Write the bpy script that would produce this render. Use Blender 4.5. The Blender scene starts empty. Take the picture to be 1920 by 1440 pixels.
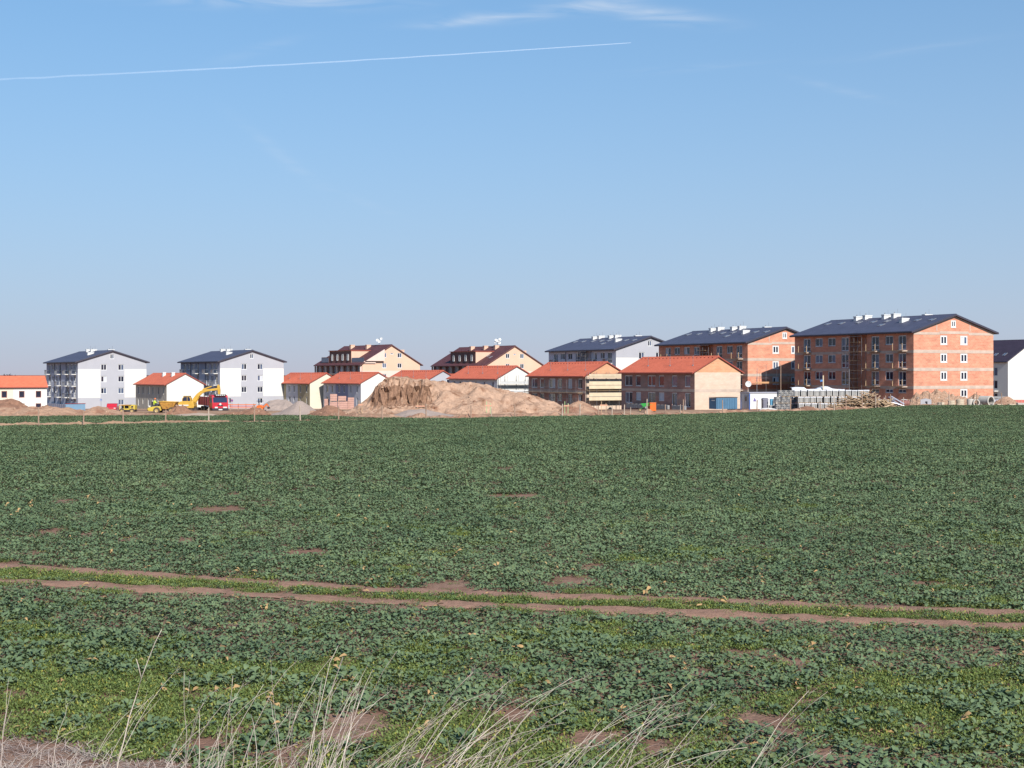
import bpy, bmesh, math, random
import numpy as np
from mathutils import Vector, Matrix, noise
random.seed(7)
SC = bpy.context.scene
COL = SC.collection
R = math.radians

# ---------------------------------------------------------------- camera
CAM_H = 5.5            # eye height above the field, standing on the bank
FPX, HOR = 2700.0, 700.0   # focal length in photo pixels and horizon row, used to measure positions
cam = bpy.data.cameras.new('camera')
cam.sensor_fit = 'HORIZONTAL'; cam.sensor_width = 36.0
cam.lens = 36.0 * FPX / 1920.0
cam.shift_y = -20.0 / 1920.0
cam.clip_start = 0.2; cam.clip_end = 90000
camo = bpy.data.objects.new('camera', cam); COL.objects.link(camo)
camo.location = (0, 0, CAM_H); camo.rotation_euler = (R(90), 0, 0)
SC.camera = camo

# ---------------------------------------------------------------- light
SUN_TRAVEL = Vector((-0.316, 0.745, -0.588)).normalized()
sun_el = math.asin(-SUN_TRAVEL.z)
sun_az = math.atan2(-SUN_TRAVEL.x, -SUN_TRAVEL.y)      # clockwise from +Y
world = bpy.data.worlds.new('World'); SC.world = world; world.use_nodes = True
wn, wl = world.node_tree.nodes, world.node_tree.links
wn.clear()
w_out = wn.new('ShaderNodeOutputWorld'); w_bg = wn.new('ShaderNodeBackground')
sky = wn.new('ShaderNodeTexSky'); sky.sky_type = 'NISHITA'; sky.sun_disc = False
sky.sun_elevation = sun_el; sky.sun_rotation = sun_az
sky.altitude = 300; sky.air_density = 1.0; sky.dust_density = 0.3; sky.ozone_density = 3.0
w_bg.inputs['Strength'].default_value = 0.07
SKY_SAT, SKY_TINT, HAZE_COL, HAZE_K = 1.15, (0.80, 1.41, 1.47), (4.78, 5.0, 5.95), 4.7
tc = wn.new('ShaderNodeTexCoord'); sep = wn.new('ShaderNodeSeparateXYZ')
wl.new(tc.outputs['Generated'], sep.inputs[0])
def wmath(op, a, b=None, c=None):
    n = wn.new('ShaderNodeMath'); n.operation = op
    for i, v in enumerate((a, b, c)):
        if v is None: continue
        if isinstance(v, (int, float)): n.inputs[i].default_value = v
        else: wl.new(v, n.inputs[i])
    return n.outputs[0]
hs = wn.new('ShaderNodeHueSaturation'); hs.inputs['Saturation'].default_value = SKY_SAT
tint = wn.new('ShaderNodeMix'); tint.data_type = 'RGBA'; tint.blend_type = 'MULTIPLY'
tint.inputs[0].default_value = 1.0; tint.inputs[7].default_value = (*SKY_TINT, 1)
wl.new(sky.outputs[0], hs.inputs['Color']); wl.new(hs.outputs[0], tint.inputs[6])
lift = wn.new('ShaderNodeCombineXYZ'); nrm = wn.new('ShaderNodeVectorMath'); nrm.operation = 'NORMALIZE'
wl.new(sep.outputs[0], lift.inputs[0]); wl.new(sep.outputs[1], lift.inputs[1]); wl.new(wmath('MULTIPLY_ADD', sep.outputs[2], 0.8, 0.09), lift.inputs[2])
wl.new(lift.outputs[0], nrm.inputs[0]); wl.new(nrm.outputs[0], sky.inputs['Vector'])
# even grey-blue haze low in the air, all round the horizon
hz = wn.new('ShaderNodeMix'); hz.data_type = 'RGBA'; hz.inputs[7].default_value = (*HAZE_COL, 1)
wl.new(wmath('POWER', 2.718, wmath('MULTIPLY', wmath('MAXIMUM', sep.outputs[2], 0.0), -HAZE_K)), hz.inputs[0])
wl.new(tint.outputs[2], hz.inputs[6])
# thin cirrus on the sky: streaked noise inside a few soft ellipses (direction space)
az_ = wmath('ARCTAN2', sep.outputs[0], sep.outputs[1])
el_ = wmath('ARCSINE', sep.outputs[2])
comb = wn.new('ShaderNodeCombineXYZ')
def cirrus(px, py, rx, ry, slope, gain):
    a0 = math.atan((px - 960) / FPX); e0 = math.atan((HOR - py) / FPX * math.cos(a0))
    da = wmath('SUBTRACT', az_, a0)
    de = wmath('SUBTRACT', wmath('SUBTRACT', el_, e0), wmath('MULTIPLY', da, slope))
    q = wmath('ADD', wmath('POWER', wmath('ABSOLUTE', wmath('DIVIDE', da, rx / FPX)), 2.0),
              wmath('POWER', wmath('ABSOLUTE', wmath('DIVIDE', de, ry / FPX)), 2.0))
    g = wmath('POWER', 2.718, wmath('MULTIPLY', q, -1.0))
    return wmath('MULTIPLY', g, gain)
tot = None
for c in ((500, 2, 200, 12, 0.02, 0.9), (1000, 24, 150, 11, 0.10, 0.95), (1220, 26, 110, 13, -0.14, 0.85),
          (850, 44, 60, 6, 0.1, 0.5), (525, 290, 70, 14, -0.75, 0.20), (1575, 168, 75, 7, -0.28, 0.22), (660, 370, 90, 8, -0.4, 0.13),
          (1700, 95, 160, 7, 0.09, 0.14), (1300, 128, 120, 7, 0.05, 0.16), (480, 95, 70, 10, 0.3, 0.2)):
    t = cirrus(*c); tot = t if tot is None else wmath('ADD', tot, t)
wl.new(wmath('MULTIPLY', az_, 16.0), comb.inputs[0]); wl.new(wmath('MULTIPLY', el_, 110.0), comb.inputs[1])
cn = wn.new('ShaderNodeTexNoise'); cn.inputs['Scale'].default_value = 1.0; cn.inputs['Detail'].default_value = 7; cn.inputs['Distortion'].default_value = 1.2
wl.new(comb.outputs[0], cn.inputs['Vector'])
cf = wmath('MULTIPLY', wmath('MULTIPLY', tot, wmath('SMOOTH_MIN', wmath('MAXIMUM', wmath('MULTIPLY', wmath('SUBTRACT', cn.outputs[0], 0.34), 3.2), 0.0), 1.0, 0.2)), 0.55)
cmix = wn.new('ShaderNodeMix'); cmix.data_type = 'RGBA'
cmix.inputs[7].default_value = (6.9, 7.6, 8.6, 1)
wl.new(cf, cmix.inputs[0]); wl.new(hz.outputs[2], cmix.inputs[6])
wl.new(cmix.outputs[2], w_bg.inputs['Color']); wl.new(w_bg.outputs[0], w_out.inputs['Surface'])

sl = bpy.data.lights.new('sun', 'SUN'); sl.energy = 5.0; sl.angle = R(0.53); sl.color = (1.0, 0.95, 0.87)
so = bpy.data.objects.new('sun', sl); COL.objects.link(so)
so.rotation_euler = SUN_TRAVEL.to_track_quat('-Z', 'Y').to_euler(); so.location = (30, -60, 80)
SC.view_settings.view_transform = 'Standard'; SC.view_settings.look = 'None'
SC.view_settings.exposure = 0.585; SC.view_settings.gamma = 1.0; SC.view_settings.use_curve_mapping = False
SC.cycles.max_bounces = 6; SC.cycles.transparent_max_bounces = 12; SC.cycles.diffuse_bounces = 1
SC.cycles.volume_bounces = 2

# ---------------------------------------------------------------- measuring helpers
def PX(px, D): return (px - 960.0) / FPX * D
def PZ(py, D): return CAM_H - (py - HOR) / FPX * D
def sstep(t): t = min(1.0, max(0.0, t)); return t * t * (3 - 2 * t)
def zg(x, y):
    z = 0.0
    if y > 215: z = -0.0232 * (min(y, 410) - 215)
    if y > 410: z = -4.52
    z += 0.6 * sstep((x - 45) / 20) * sstep((y - 150) / 60)
    foot = 18.0 + 2.0 * sstep((-x - 4) / 5)
    if y < foot: z += 3.9 * sstep((foot - y) / (foot - 3.0))
    return z

# ---------------------------------------------------------------- tags and mesh builder
def tag(o, label=None, cat=None, group=None, kind=None):
    if label: o['label'] = label
    if cat: o['category'] = cat
    if group: o['group'] = group
    if kind: o['kind'] = kind
    return o
def empty(name, loc=(0, 0, 0), rz=0.0, label=None, cat=None, group=None, parent=None):
    o = bpy.data.objects.new(name, None); COL.objects.link(o)
    o.location = loc; o.rotation_euler = (0, 0, rz); o.empty_display_size = 0.3
    if parent: o.parent = parent
    return tag(o, label, cat, group)
def link(name, me, parent=None, loc=(0, 0, 0), rot=(0, 0, 0), scale=None):
    o = bpy.data.objects.new(name, me); COL.objects.link(o)
    o.location = loc; o.rotation_euler = rot
    if scale is not None: o.scale = scale
    if parent: o.parent = parent
    return o
class MB:
    def __init__(s): s.v = []; s.f = []; s.m = []
    def face(s, pts, m=0):
        i = len(s.v); s.v += [tuple(p) for p in pts]; s.f.append(tuple(range(i, i + len(pts)))); s.m.append(m)
    def raw(s, pts, faces, m=0):
        i = len(s.v); s.v += [tuple(p) for p in pts]
        for f in faces: s.f.append(tuple(i + k for k in f)); s.m.append(m)
    def box(s, x0, y0, z0, x1, y1, z1, m=0):
        if x0 > x1: x0, x1 = x1, x0
        if y0 > y1: y0, y1 = y1, y0
        if z0 > z1: z0, z1 = z1, z0
        s.raw([(x0,y0,z0),(x1,y0,z0),(x1,y1,z0),(x0,y1,z0),(x0,y0,z1),(x1,y0,z1),(x1,y1,z1),(x0,y1,z1)],
              [(0,3,2,1),(4,5,6,7),(0,1,5,4),(1,2,6,5),(2,3,7,6),(3,0,4,7)], m)
    def hexa(s, b, t, m=0):      # bottom quad, top quad
        s.raw(list(b) + list(t), [(3,2,1,0),(4,5,6,7),(0,1,5,4),(1,2,6,5),(2,3,7,6),(3,0,4,7)], m)
    def prism(s, poly, axis, a, b, m=0):   # poly in the two other axes, extruded along axis
        n = len(poly)
        def mk(p, t):
            if axis == 0: return (t, p[0], p[1])
            if axis == 1: return (p[0], t, p[1])
            return (p[0], p[1], t)
        pts = [mk(p, a) for p in poly] + [mk(p, b) for p in poly]
        fs = [tuple(range(n - 1, -1, -1)), tuple(range(n, 2 * n))]
        fs += [(i, (i + 1) % n, n + (i + 1) % n, n + i) for i in range(n)]
        s.raw(pts, fs, m)
    def tube(s, pts, r, n=6, m=0, cap=True):
        pts = [Vector(p) for p in pts]; k = len(pts)
        rs = r if isinstance(r, (list, tuple)) else [r] * k
        rings = []; up = Vector((0, 0, 1))
        for i, p in enumerate(pts):
            d = (pts[min(i + 1, k - 1)] - pts[max(i - 1, 0)]).normalized()
            ref = up if abs(d.z) < 0.95 else Vector((1, 0, 0))
            a = d.cross(ref).normalized(); b = d.cross(a).normalized()
            rings.append([p + (a * math.cos(2 * math.pi * j / n) + b * math.sin(2 * math.pi * j / n)) * rs[i] for j in range(n)])
        V = [q for rg in rings for q in rg]; Fs = []
        for i in range(k - 1):
            for j in range(n): Fs.append((i*n + j, i*n + (j+1) % n, (i+1)*n + (j+1) % n, (i+1)*n + j))
        if cap: Fs += [tuple(range(n - 1, -1, -1)), tuple(range((k-1)*n, k*n))]
        s.raw(V, Fs, m)
    def bar(s, p0, p1, w, h, m=0):
        p0, p1 = Vector(p0), Vector(p1); d = (p1 - p0).normalized()
        ref = Vector((0, 0, 1)) if abs(d.z) < 0.95 else Vector((0, 1, 0))
        a = d.cross(ref).normalized() * w / 2; b = a.cross(d).normalized() * h / 2
        s.hexa([p0 - a - b, p0 + a - b, p0 + a + b, p0 - a + b], [p1 - a - b, p1 + a - b, p1 + a + b, p1 - a + b], m)
    def lathe(s, prof, n=20, axis='z', c=(0, 0, 0), m=0):
        V = []; Fs = []; k = len(prof)
        for r, h in prof:
            for j in range(n):
                a = 2 * math.pi * j / n; x, y = r * math.cos(a), r * math.sin(a)
                V.append({'z': (c[0]+x, c[1]+y, c[2]+h), 'y': (c[0]+x, c[1]+h, c[2]+y), 'x': (c[0]+h, c[1]+x, c[2]+y)}[axis])
        for i in range(k - 1):
            for j in range(n): Fs.append((i*n + j, i*n + (j+1) % n, (i+1)*n + (j+1) % n, (i+1)*n + j))
        s.raw(V, Fs, m)
    def mesh(s, name, mats, smooth=False):
        me = bpy.data.meshes.new(name); me.from_pydata(s.v, [], s.f)
        for mt in (mats if isinstance(mats, (list, tuple)) else [mats]): me.materials.append(mt)
        me.polygons.foreach_set('material_index', s.m)
        if smooth: me.polygons.foreach_set('use_smooth', [True] * len(s.f))
        me.update(); return me
    def build(s, name, mats, parent=None, loc=(0,0,0), rot=(0,0,0), smooth=False, bevel=0):
        o = link(name, s.mesh(name, mats, smooth), parent, loc, rot)
        if bevel:
            b = o.modifiers.new('bevel', 'BEVEL'); b.width = bevel; b.segments = 2; b.limit_method = 'ANGLE'
        return o
def copy_tree(o, parent=None):
    c = o.copy(); COL.objects.link(c)
    if parent: c.parent = parent
    for ch in o.children: copy_tree(ch, c)
    return c

# ---------------------------------------------------------------- materials
MATS = {}
ALB = 0.69     # reflectances below are read off the bright photograph; this brings them to real-world values
def nt(name):
    m = bpy.data.materials.new(name); m.use_nodes = True
    n = m.node_tree.nodes; b = n['Principled BSDF']
    return m, n, m.node_tree.links, b
def pmat(name, col, rough=0.8, var=0.12, scale=0.6, bump=0.0, bscale=8.0, metallic=0.0, spec=0.3, col2=None, c2pos=(0.45, 0.62), c2scale=0.3, space='world', streak=0.0, bdist=0.05):
    if name in MATS: return MATS[name]
    col = [c * ALB for c in col]; col2 = [c * ALB for c in col2] if col2 else None
    m, n, l, b = nt(name)
    if space == 'world':
        pos = n.new('ShaderNodeNewGeometry').outputs['Position']
    else:
        pos = n.new('ShaderNodeTexCoord').outputs['Object']
    ns = n.new('ShaderNodeTexNoise'); ns.inputs['Scale'].default_value = scale; ns.inputs['Detail'].default_value = 6; ns.inputs['Roughness'].default_value = 0.65
    l.new(pos, ns.inputs['Vector'])
    rp = n.new('ShaderNodeValToRGB')
    rp.color_ramp.elements[0].position = 0.3; rp.color_ramp.elements[1].position = 0.7
    rp.color_ramp.elements[0].color = (*[c * (1 - var) for c in col], 1); rp.color_ramp.elements[1].color = (*[min(1, c * (1 + var)) for c in col], 1)
    l.new(ns.outputs[0], rp.inputs[0]); outc = rp.outputs[0]
    if col2:
        n2 = n.new('ShaderNodeTexNoise'); n2.inputs['Scale'].default_value = c2scale; n2.inputs['Detail'].default_value = 8; n2.inputs['Roughness'].default_value = 0.62
        l.new(pos, n2.inputs['Vector'])
        r2 = n.new('ShaderNodeValToRGB'); r2.color_ramp.elements[0].position, r2.color_ramp.elements[1].position = c2pos
        l.new(n2.outputs[0], r2.inputs[0])
        mx = n.new('ShaderNodeMix'); mx.data_type = 'RGBA'; mx.inputs[7].default_value = (*col2, 1)
        l.new(r2.outputs[0], mx.inputs[0]); l.new(outc, mx.inputs[6]); outc = mx.outputs[2]
    if streak:
        mp = n.new('ShaderNodeMapping'); mp.inputs['Scale'].default_value = (2.2, 2.2, 0.18); l.new(pos, mp.inputs[0])
        n3 = n.new('ShaderNodeTexNoise'); n3.inputs['Scale'].default_value = 1.0; n3.inputs['Detail'].default_value = 5; l.new(mp.outputs[0], n3.inputs['Vector'])
        mr = n.new('ShaderNodeMapRange'); mr.inputs[1].default_value = 0.35; mr.inputs[2].default_value = 0.7; mr.inputs[3].default_value = 1.0; mr.inputs[4].default_value = 1.0 - streak
        l.new(n3.outputs[0], mr.inputs[0])
        mx = n.new('ShaderNodeMix'); mx.data_type = 'RGBA'; mx.blend_type = 'MULTIPLY'; mx.inputs[0].default_value = 1
        l.new(outc, mx.inputs[6]); l.new(mr.outputs[0], mx.inputs[7]); outc = mx.outputs[2]
    l.new(outc, b.inputs['Base Color'])
    b.inputs['Roughness'].default_value = rough; b.inputs['Metallic'].default_value = metallic
    b.inputs['Specular IOR Level'].default_value = spec
    if bump:
        nb = n.new('ShaderNodeTexNoise'); nb.inputs['Scale'].default_value = bscale; nb.inputs['Detail'].default_value = 8; l.new(pos, nb.inputs['Vector'])
        bp = n.new('ShaderNodeBump'); bp.inputs['Strength'].default_value = bump; bp.inputs['Distance'].default_value = bdist
        l.new(nb.outputs[0], bp.inputs['Height']); l.new(bp.outputs[0], b.inputs['Normal'])
    MATS[name] = m
    return m
def brickmat(name, c1, c2, mortar, bw=0.5, bh=0.25, msize=0.025, var=0.25, slope=False, rough=0.85, bump=0.3, spec=0.25, patch=None):
    if name in MATS: return MATS[name]
    c1, c2, mortar = [[c * ALB for c in q] for q in (c1, c2, mortar)]; patch = [c * ALB for c in patch] if patch else None
    m, n, l, b = nt(name)
    tc = n.new('ShaderNodeTexCoord'); sp = n.new('ShaderNodeSeparateXYZ'); l.new(tc.outputs['Object'], sp.inputs[0])
    ad = n.new('ShaderNodeMath'); ad.operation = 'ADD'
    cb = n.new('ShaderNodeCombineXYZ')
    if slope:     # roof: rows run along y, courses climb with height
        l.new(sp.outputs[1], cb.inputs[0]); mu = n.new('ShaderNodeMath'); mu.operation = 'MULTIPLY'; mu.inputs[1].default_value = slope
        l.new(sp.outputs[2], mu.inputs[0]); l.new(mu.outputs[0], cb.inputs[1])
    else:
        l.new(sp.outputs[0], ad.inputs[0]); l.new(sp.outputs[1], ad.inputs[1])
        l.new(ad.outputs[0], cb.inputs[0]); l.new(sp.outputs[2], cb.inputs[1])
    br = n.new('ShaderNodeTexBrick'); br.inputs['Scale'].default_value = 1.0
    br.inputs['Brick Width'].default_value = bw; br.inputs['Row Height'].default_value = bh; br.inputs['Mortar Size'].default_value = msize
    br.inputs['Color1'].default_value = (*c1, 1); br.inputs['Color2'].default_value = (*c2, 1); br.inputs['Mortar'].default_value = (*mortar, 1)
    l.new(cb.outputs[0], br.inputs['Vector'])
    ns = n.new('ShaderNodeTexNoise'); ns.inputs['Scale'].default_value = 0.5; ns.inputs['Detail'].default_value = 8; ns.inputs['Roughness'].default_value = 0.7
    mp = n.new('ShaderNodeMapping'); mp.inputs['Scale'].default_value = (1, 1, 2.5); l.new(tc.outputs['Object'], mp.inputs[0]); l.new(mp.outputs[0], ns.inputs['Vector'])
    mr = n.new('ShaderNodeMapRange'); mr.inputs[1].default_value = 0.3; mr.inputs[2].default_value = 0.7; mr.inputs[3].default_value = 1 - var; mr.inputs[4].default_value = 1 + var
    l.new(ns.outputs[0], mr.inputs[0])
    mx = n.new('ShaderNodeMix'); mx.data_type = 'RGBA'; mx.blend_type = 'MULTIPLY'; mx.inputs[0].default_value = 1
    l.new(br.outputs[0], mx.inputs[6]); l.new(mr.outputs[0], mx.inputs[7]); outc = mx.outputs[2]
    if patch:
        n2 = n.new('ShaderNodeTexNoise'); n2.inputs['Scale'].default_value = 0.28; n2.inputs['Detail'].default_value = 5
        l.new(mp.outputs[0], n2.inputs['Vector'])
        r2 = n.new('ShaderNodeValToRGB'); r2.color_ramp.elements[0].position = 0.5; r2.color_ramp.elements[1].position = 0.66
        l.new(n2.outputs[0], r2.inputs[0])
        m2 = n.new('ShaderNodeMix'); m2.data_type = 'RGBA'; m2.inputs[7].default_value = (*patch, 1)
        l.new(r2.outputs[0], m2.inputs[0]); l.new(outc, m2.inputs[6]); outc = m2.outputs[2]
    l.new(outc, b.inputs['Base Color']); b.inputs['Roughness'].default_value = rough; b.inputs['Specular IOR Level'].default_value = spec
    if bump:
        bp = n.new('ShaderNodeBump'); bp.inputs['Strength'].default_value = bump; bp.inputs['Distance'].default_value = 0.02
        l.new(br.outputs['Fac'], bp.inputs['Height']); bp.invert = True; l.new(bp.outputs[0], b.inputs['Normal'])
    MATS[name] = m
    return m
def flat(name, col, rough=0.5, metallic=0.0, spec=0.4, var=0.08): return pmat(name, col, rough, var, 1.5, metallic=metallic, spec=spec, space='object')

M_soil = pmat('field_soil', (0.26, 0.150, 0.108), 0.95, 0.3, 3.0, bump=0.9, bscale=14, spec=0.1, col2=(0.36, 0.235, 0.175), c2pos=(0.5, 0.7), c2scale=0.6)
M_track = pmat('packed_soil', (0.365, 0.215, 0.155), 0.95, 0.22, 5.0, bump=0.7, bscale=18, spec=0.1, col2=(0.27, 0.16, 0.115), c2pos=(0.52, 0.7), c2scale=1.2)
M_site = pmat('site_earth', (0.44, 0.28, 0.185), 0.95, 0.2, 0.5, bump=0.8, bscale=3, spec=0.1, col2=(0.30, 0.17, 0.11), c2pos=(0.5, 0.66), c2scale=0.22)
M_glass = pmat('window_glass', (0.022, 0.026, 0.05), 0.07, 0.3, 0.8, spec=0.5)
M_glassb = pmat('window_glass_blue', (0.10, 0.13, 0.21), 0.10, 0.3, 0.8, spec=0.5)
M_blind = pmat('window_blind', (0.62, 0.64, 0.70), 0.6, 0.1, 0.8)
M_frame = flat('window_frame_white', (0.80, 0.80, 0.80), 0.4)
M_brick = brickmat('orange_brick', (0.69, 0.265, 0.165), (0.78, 0.34, 0.215), (0.66, 0.39, 0.29), 0.5, 0.25, 0.02, 0.25)
M_conc = pmat('bare_concrete', (0.60, 0.47, 0.39), 0.9, 0.15, 1.0, bump=0.2, spec=0.2)
M_slate = brickmat('dark_slate_roof', (0.078, 0.080, 0.130), (0.090, 0.092, 0.145), (0.060, 0.062, 0.105), 0.6, 0.36, 0.02, 0.2, slope=3.4, rough=0.6, spec=0.35)
M_redtile = brickmat('red_tile_roof', (0.76, 0.185, 0.095), (0.83, 0.215, 0.115), (0.60, 0.13, 0.07), 0.3, 0.34, 0.03, 0.14, slope=2.0, rough=0.7, spec=0.25)
M_redtrim = flat('red_roof_trim', (0.36, 0.075, 0.05), 0.6)
M_browntile = brickmat('brown_tile_roof', (0.135, 0.050, 0.055), (0.165, 0.062, 0.064), (0.10, 0.04, 0.045), 0.3, 0.34, 0.03, 0.2, slope=1.9, rough=0.7)
M_trim = flat('dark_roof_trim', (0.06, 0.055, 0.08), 0.5)
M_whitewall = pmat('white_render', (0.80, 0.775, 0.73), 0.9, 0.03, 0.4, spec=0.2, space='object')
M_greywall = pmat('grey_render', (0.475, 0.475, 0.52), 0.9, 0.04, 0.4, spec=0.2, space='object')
M_grey_and_shade = pmat('dark_grey_render_and_shade', (0.42, 0.43, 0.52), 0.9, 0.06, 0.4, spec=0.2, space='object')
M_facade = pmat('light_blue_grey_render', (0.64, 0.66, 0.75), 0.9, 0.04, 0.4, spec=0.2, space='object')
M_chim = pmat('chimney_white', (0.78, 0.78, 0.77), 0.8, 0.05, 1.0)
M_steel = flat('galvanised_steel', (0.42, 0.43, 0.46), 0.4, 0.7, var=0.2)
M_plank = pmat('raw_timber', (0.52, 0.36, 0.22), 0.85, 0.25, 2.5, bump=0.3, bscale=20)
M_postwood = pmat('fence_post_timber', (0.40, 0.27, 0.20), 0.9, 0.25, 3.0, bump=0.3, bscale=20)
M_black = flat('black_rubber', (0.02, 0.02, 0.022), 0.8)
# ---------------------------------------------------------------- ground
def interp(pts, x):
    if x <= pts[0][0]: return pts[0][1]
    for (a, b), (c, d) in zip(pts, pts[1:]):
        if x <= c: return b + (d - b) * (x - a) / (c - a)
    return pts[-1][1]
def axis_vals(segs):
    out = [segs[0][0]]
    for a, b, st in segs:
        n = max(1, round((b - a) / st)); out += [a + (b - a) * i / n for i in range(1, n + 1)]
    return out
def sheet(name, xs, ys, zf, m, kind='structure'):
    V = [(x, y, zf(x, y)) for y in ys for x in xs]; nx = len(xs)
    Fs = [(j*nx + i, j*nx + i + 1, (j+1)*nx + i + 1, (j+1)*nx + i) for j in range(len(ys) - 1) for i in range(nx - 1)]
    me = bpy.data.meshes.new(name); me.from_pydata(V, [], Fs); me.materials.append(m)
    me.polygons.foreach_set('use_smooth', [True] * len(Fs)); me.update()
    o = link(name, me); o['kind'] = kind; return o
def rough_field(x, y):
    z = zg(x, y)
    if y < 90: z += 0.045 * noise.noise(Vector((x * 1.1, y * 1.1, 0))) + 0.03 * noise.noise(Vector((x * 3.1, y * 3.1, 5)))
    return z
xs = axis_vals([(-6000, -1000, 1000), (-1000, -250, 125), (-250, -30, 10), (-30, 30, 0.5), (30, 250, 10), (250, 1000, 125), (1000, 6000, 1000)])
ys = axis_vals([(-300, -10, 29), (-10, 60, 0.5), (60, 100, 2), (100, 440, 6), (440, 1000, 70), (1000, 8000, 700)])
sheet('field_ground', xs, ys, rough_field, M_soil)

# far edge of the crop, in metres from the eye, by direction
EDGE = [(-400, 184), (0, 182), (160, 184), (400, 188), (590, 186), (690, 176), (860, 174), (1000, 181), (1280, 190), (1400, 200), (1480, 207), (1600, 212), (1720, 220), (1920, 220), (2300, 222)]
def edge_px(px): return interp(EDGE, px) 
def field_edge(x, y): return edge_px(960 + FPX * x / max(y, 1.0))
pxs = [-900, -400] + list(range(-200, 2201, 25)) + [2400, 2900]
V = []; Fs = []; NR = 14
for px in pxs:
    d0 = edge_px(px) + 0.5 * noise.noise(Vector((px * 0.02, 1, 0)))
    for k in range(NR):
        d = d0 + (430 - d0) * (k / (NR - 1)) ** 1.3
        x = PX(px, d); V.append((x, d, zg(x, d) + 0.03))
for i in range(len(pxs) - 1):
    for k in range(NR - 1): a = i * NR + k; Fs.append((a, a + NR, a + NR + 1, a + 1))
me = bpy.data.meshes.new('site_ground'); me.from_pydata(V, [], Fs); me.materials.append(M_site); me.update()
link('site_ground', me)['kind'] = 'structure'

# wheel tracks across the field
TR1 = [(-1200, 975), (-400, 1030), (0, 1062), (330, 1083), (640, 1103), (960, 1118), (1280, 1126), (1600, 1141), (1920, 1152), (3100, 1192)]
TR2 = [(-1200, 1010), (-400, 1062), (0, 1090), (330, 1108), (640, 1125), (960, 1139), (1280, 1149), (1600, 1164), (1920, 1177), (3100, 1218)]
def track_world(tr):
    out = []
    for px in range(-1180, 3080, 20):
        D = CAM_H * FPX / (interp(tr, px) - HOR); out.append((PX(px, D), D))
    return out
TW1, TW2 = track_world(TR1), track_world(TR2)
for tw in (TW1, TW2):
    V = []; Fs = []
    for i, (x, y) in enumerate(tw):
        w = 0.47 + 0.16 * noise.noise(Vector((x * 0.9, 3, y))); w2 = 0.47 + 0.14 * noise.noise(Vector((x * 0.9, 9, y)))
        prof = [(-w, 0.012), (-w * 0.6, 0.05), (0, 0.028), (w2 * 0.6, 0.05), (w2, 0.012)]
        for dy, dz in prof: V.append((x, y + dy, rough_field(x, y + dy) + dz + 0.012 * noise.noise(Vector((x * 6, dy * 9, 2)))))
    for i in range(len(tw) - 1):
        for k in range(4): a = i * 5 + k; Fs.append((a, a + 5, a + 6, a + 1))
    me = bpy.data.meshes.new('wheel_track'); me.from_pydata(V, [], Fs); me.materials.append(M_track)
    me.polygons.foreach_set('use_smooth', [True] * len(Fs)); me.update()
    tag(link('wheel_track', me), kind='structure')

# low ridge of thrown-up soil along the fence on the left
RIDGE = [(-300, 806), (0, 798), (160, 796), (320, 793), (430, 792), (620, 788.5), (700, 787)]
V = []; Fs = []; px = -300; rows = 0
while px <= 690:
    D = CAM_H * FPX / (interp(RIDGE, px) - HOR); x = PX(px, D)
    big = 0.40 * (0.75 + 0.5 * noise.noise(Vector((px * 0.03, 0, 4)))) * (1.0 if px < 430 else 0.5 * (0.6 + noise.noise(Vector((px * 0.06, 2, 4)))))
    big = max(0.02, big)
    for k, (dy, h) in enumerate(((-1.2, -0.05), (-0.6, 0.6), (0, 1.0), (0.5, 0.65), (1.0, -0.05))):
        V.append((x + 0.1 * noise.noise(Vector((px, k, 1))), D + dy, big * h * (0.8 + 0.5 * noise.noise(Vector((px * 0.2, k * 2.0, 7)))) + 0.01))
    rows += 1; px += 4
for i in range(rows - 1):
    for k in range(4): a = i * 5 + k; Fs.append((a, a + 5, a + 6, a + 1))
me = bpy.data.meshes.new('soil_ridge'); me.from_pydata(V, [], Fs); me.materials.append(M_site); me.update()
link('soil_ridge', me)['kind'] = 'structure'

# ---------------------------------------------------------------- building tools
class Frame:
    """Building frame: origin at the near corner; local x along the sunny gable, local y along the shaded long side."""
    def __init__(s, px, D, zb, deg):
        s.X0, s.D0, s.zb, s.a = PX(px, D), D, zb, R(deg); s.c, s.s = math.cos(s.a), math.sin(s.a)
    def u(s, px): q = (px - 960) / FPX; return (q * s.D0 - s.X0) / (s.c - q * s.s)
    def v(s, px): q = (px - 960) / FPX; return (s.X0 - q * s.D0) / (q * s.c + s.s)
    def zgab(s, py, u): return PZ(py, s.D0 + s.s * u) - s.zb
    def zfac(s, py, v): return PZ(py, s.D0 + s.c * v) - s.zb
    def local(s, w):
        dx, dy = w[0] - s.X0, w[1] - s.D0
        return Vector((s.c * dx + s.s * dy, -s.s * dx + s.c * dy, w[2] - s.zb))
    def on_plane(s, px, py, z0, tan):        # plane z = z0 + tan * x
        o = s.local((0, 0, CAM_H)); p = s.local(((px - 960) / FPX, 1.0, CAM_H - (py - HOR) / FPX)); d = p - o
        t = (z0 + tan * o.x - o.z) / (d.z - tan * d.x)
        return o + d * t
def clip(poly, f):          # keep f(p) >= 0
    out = []
    for i in range(len(poly)):
        a, b = poly[i], poly[(i + 1) % len(poly)]; fa, fb = f(a), f(b)
        if fa >= 0: out.append(a)
        if (fa >= 0) != (fb >= 0):
            t = fa / (fa - fb); out.append((a[0] + (b[0] - a[0]) * t, a[1] + (b[1] - a[1]) * t))
    return out
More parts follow.
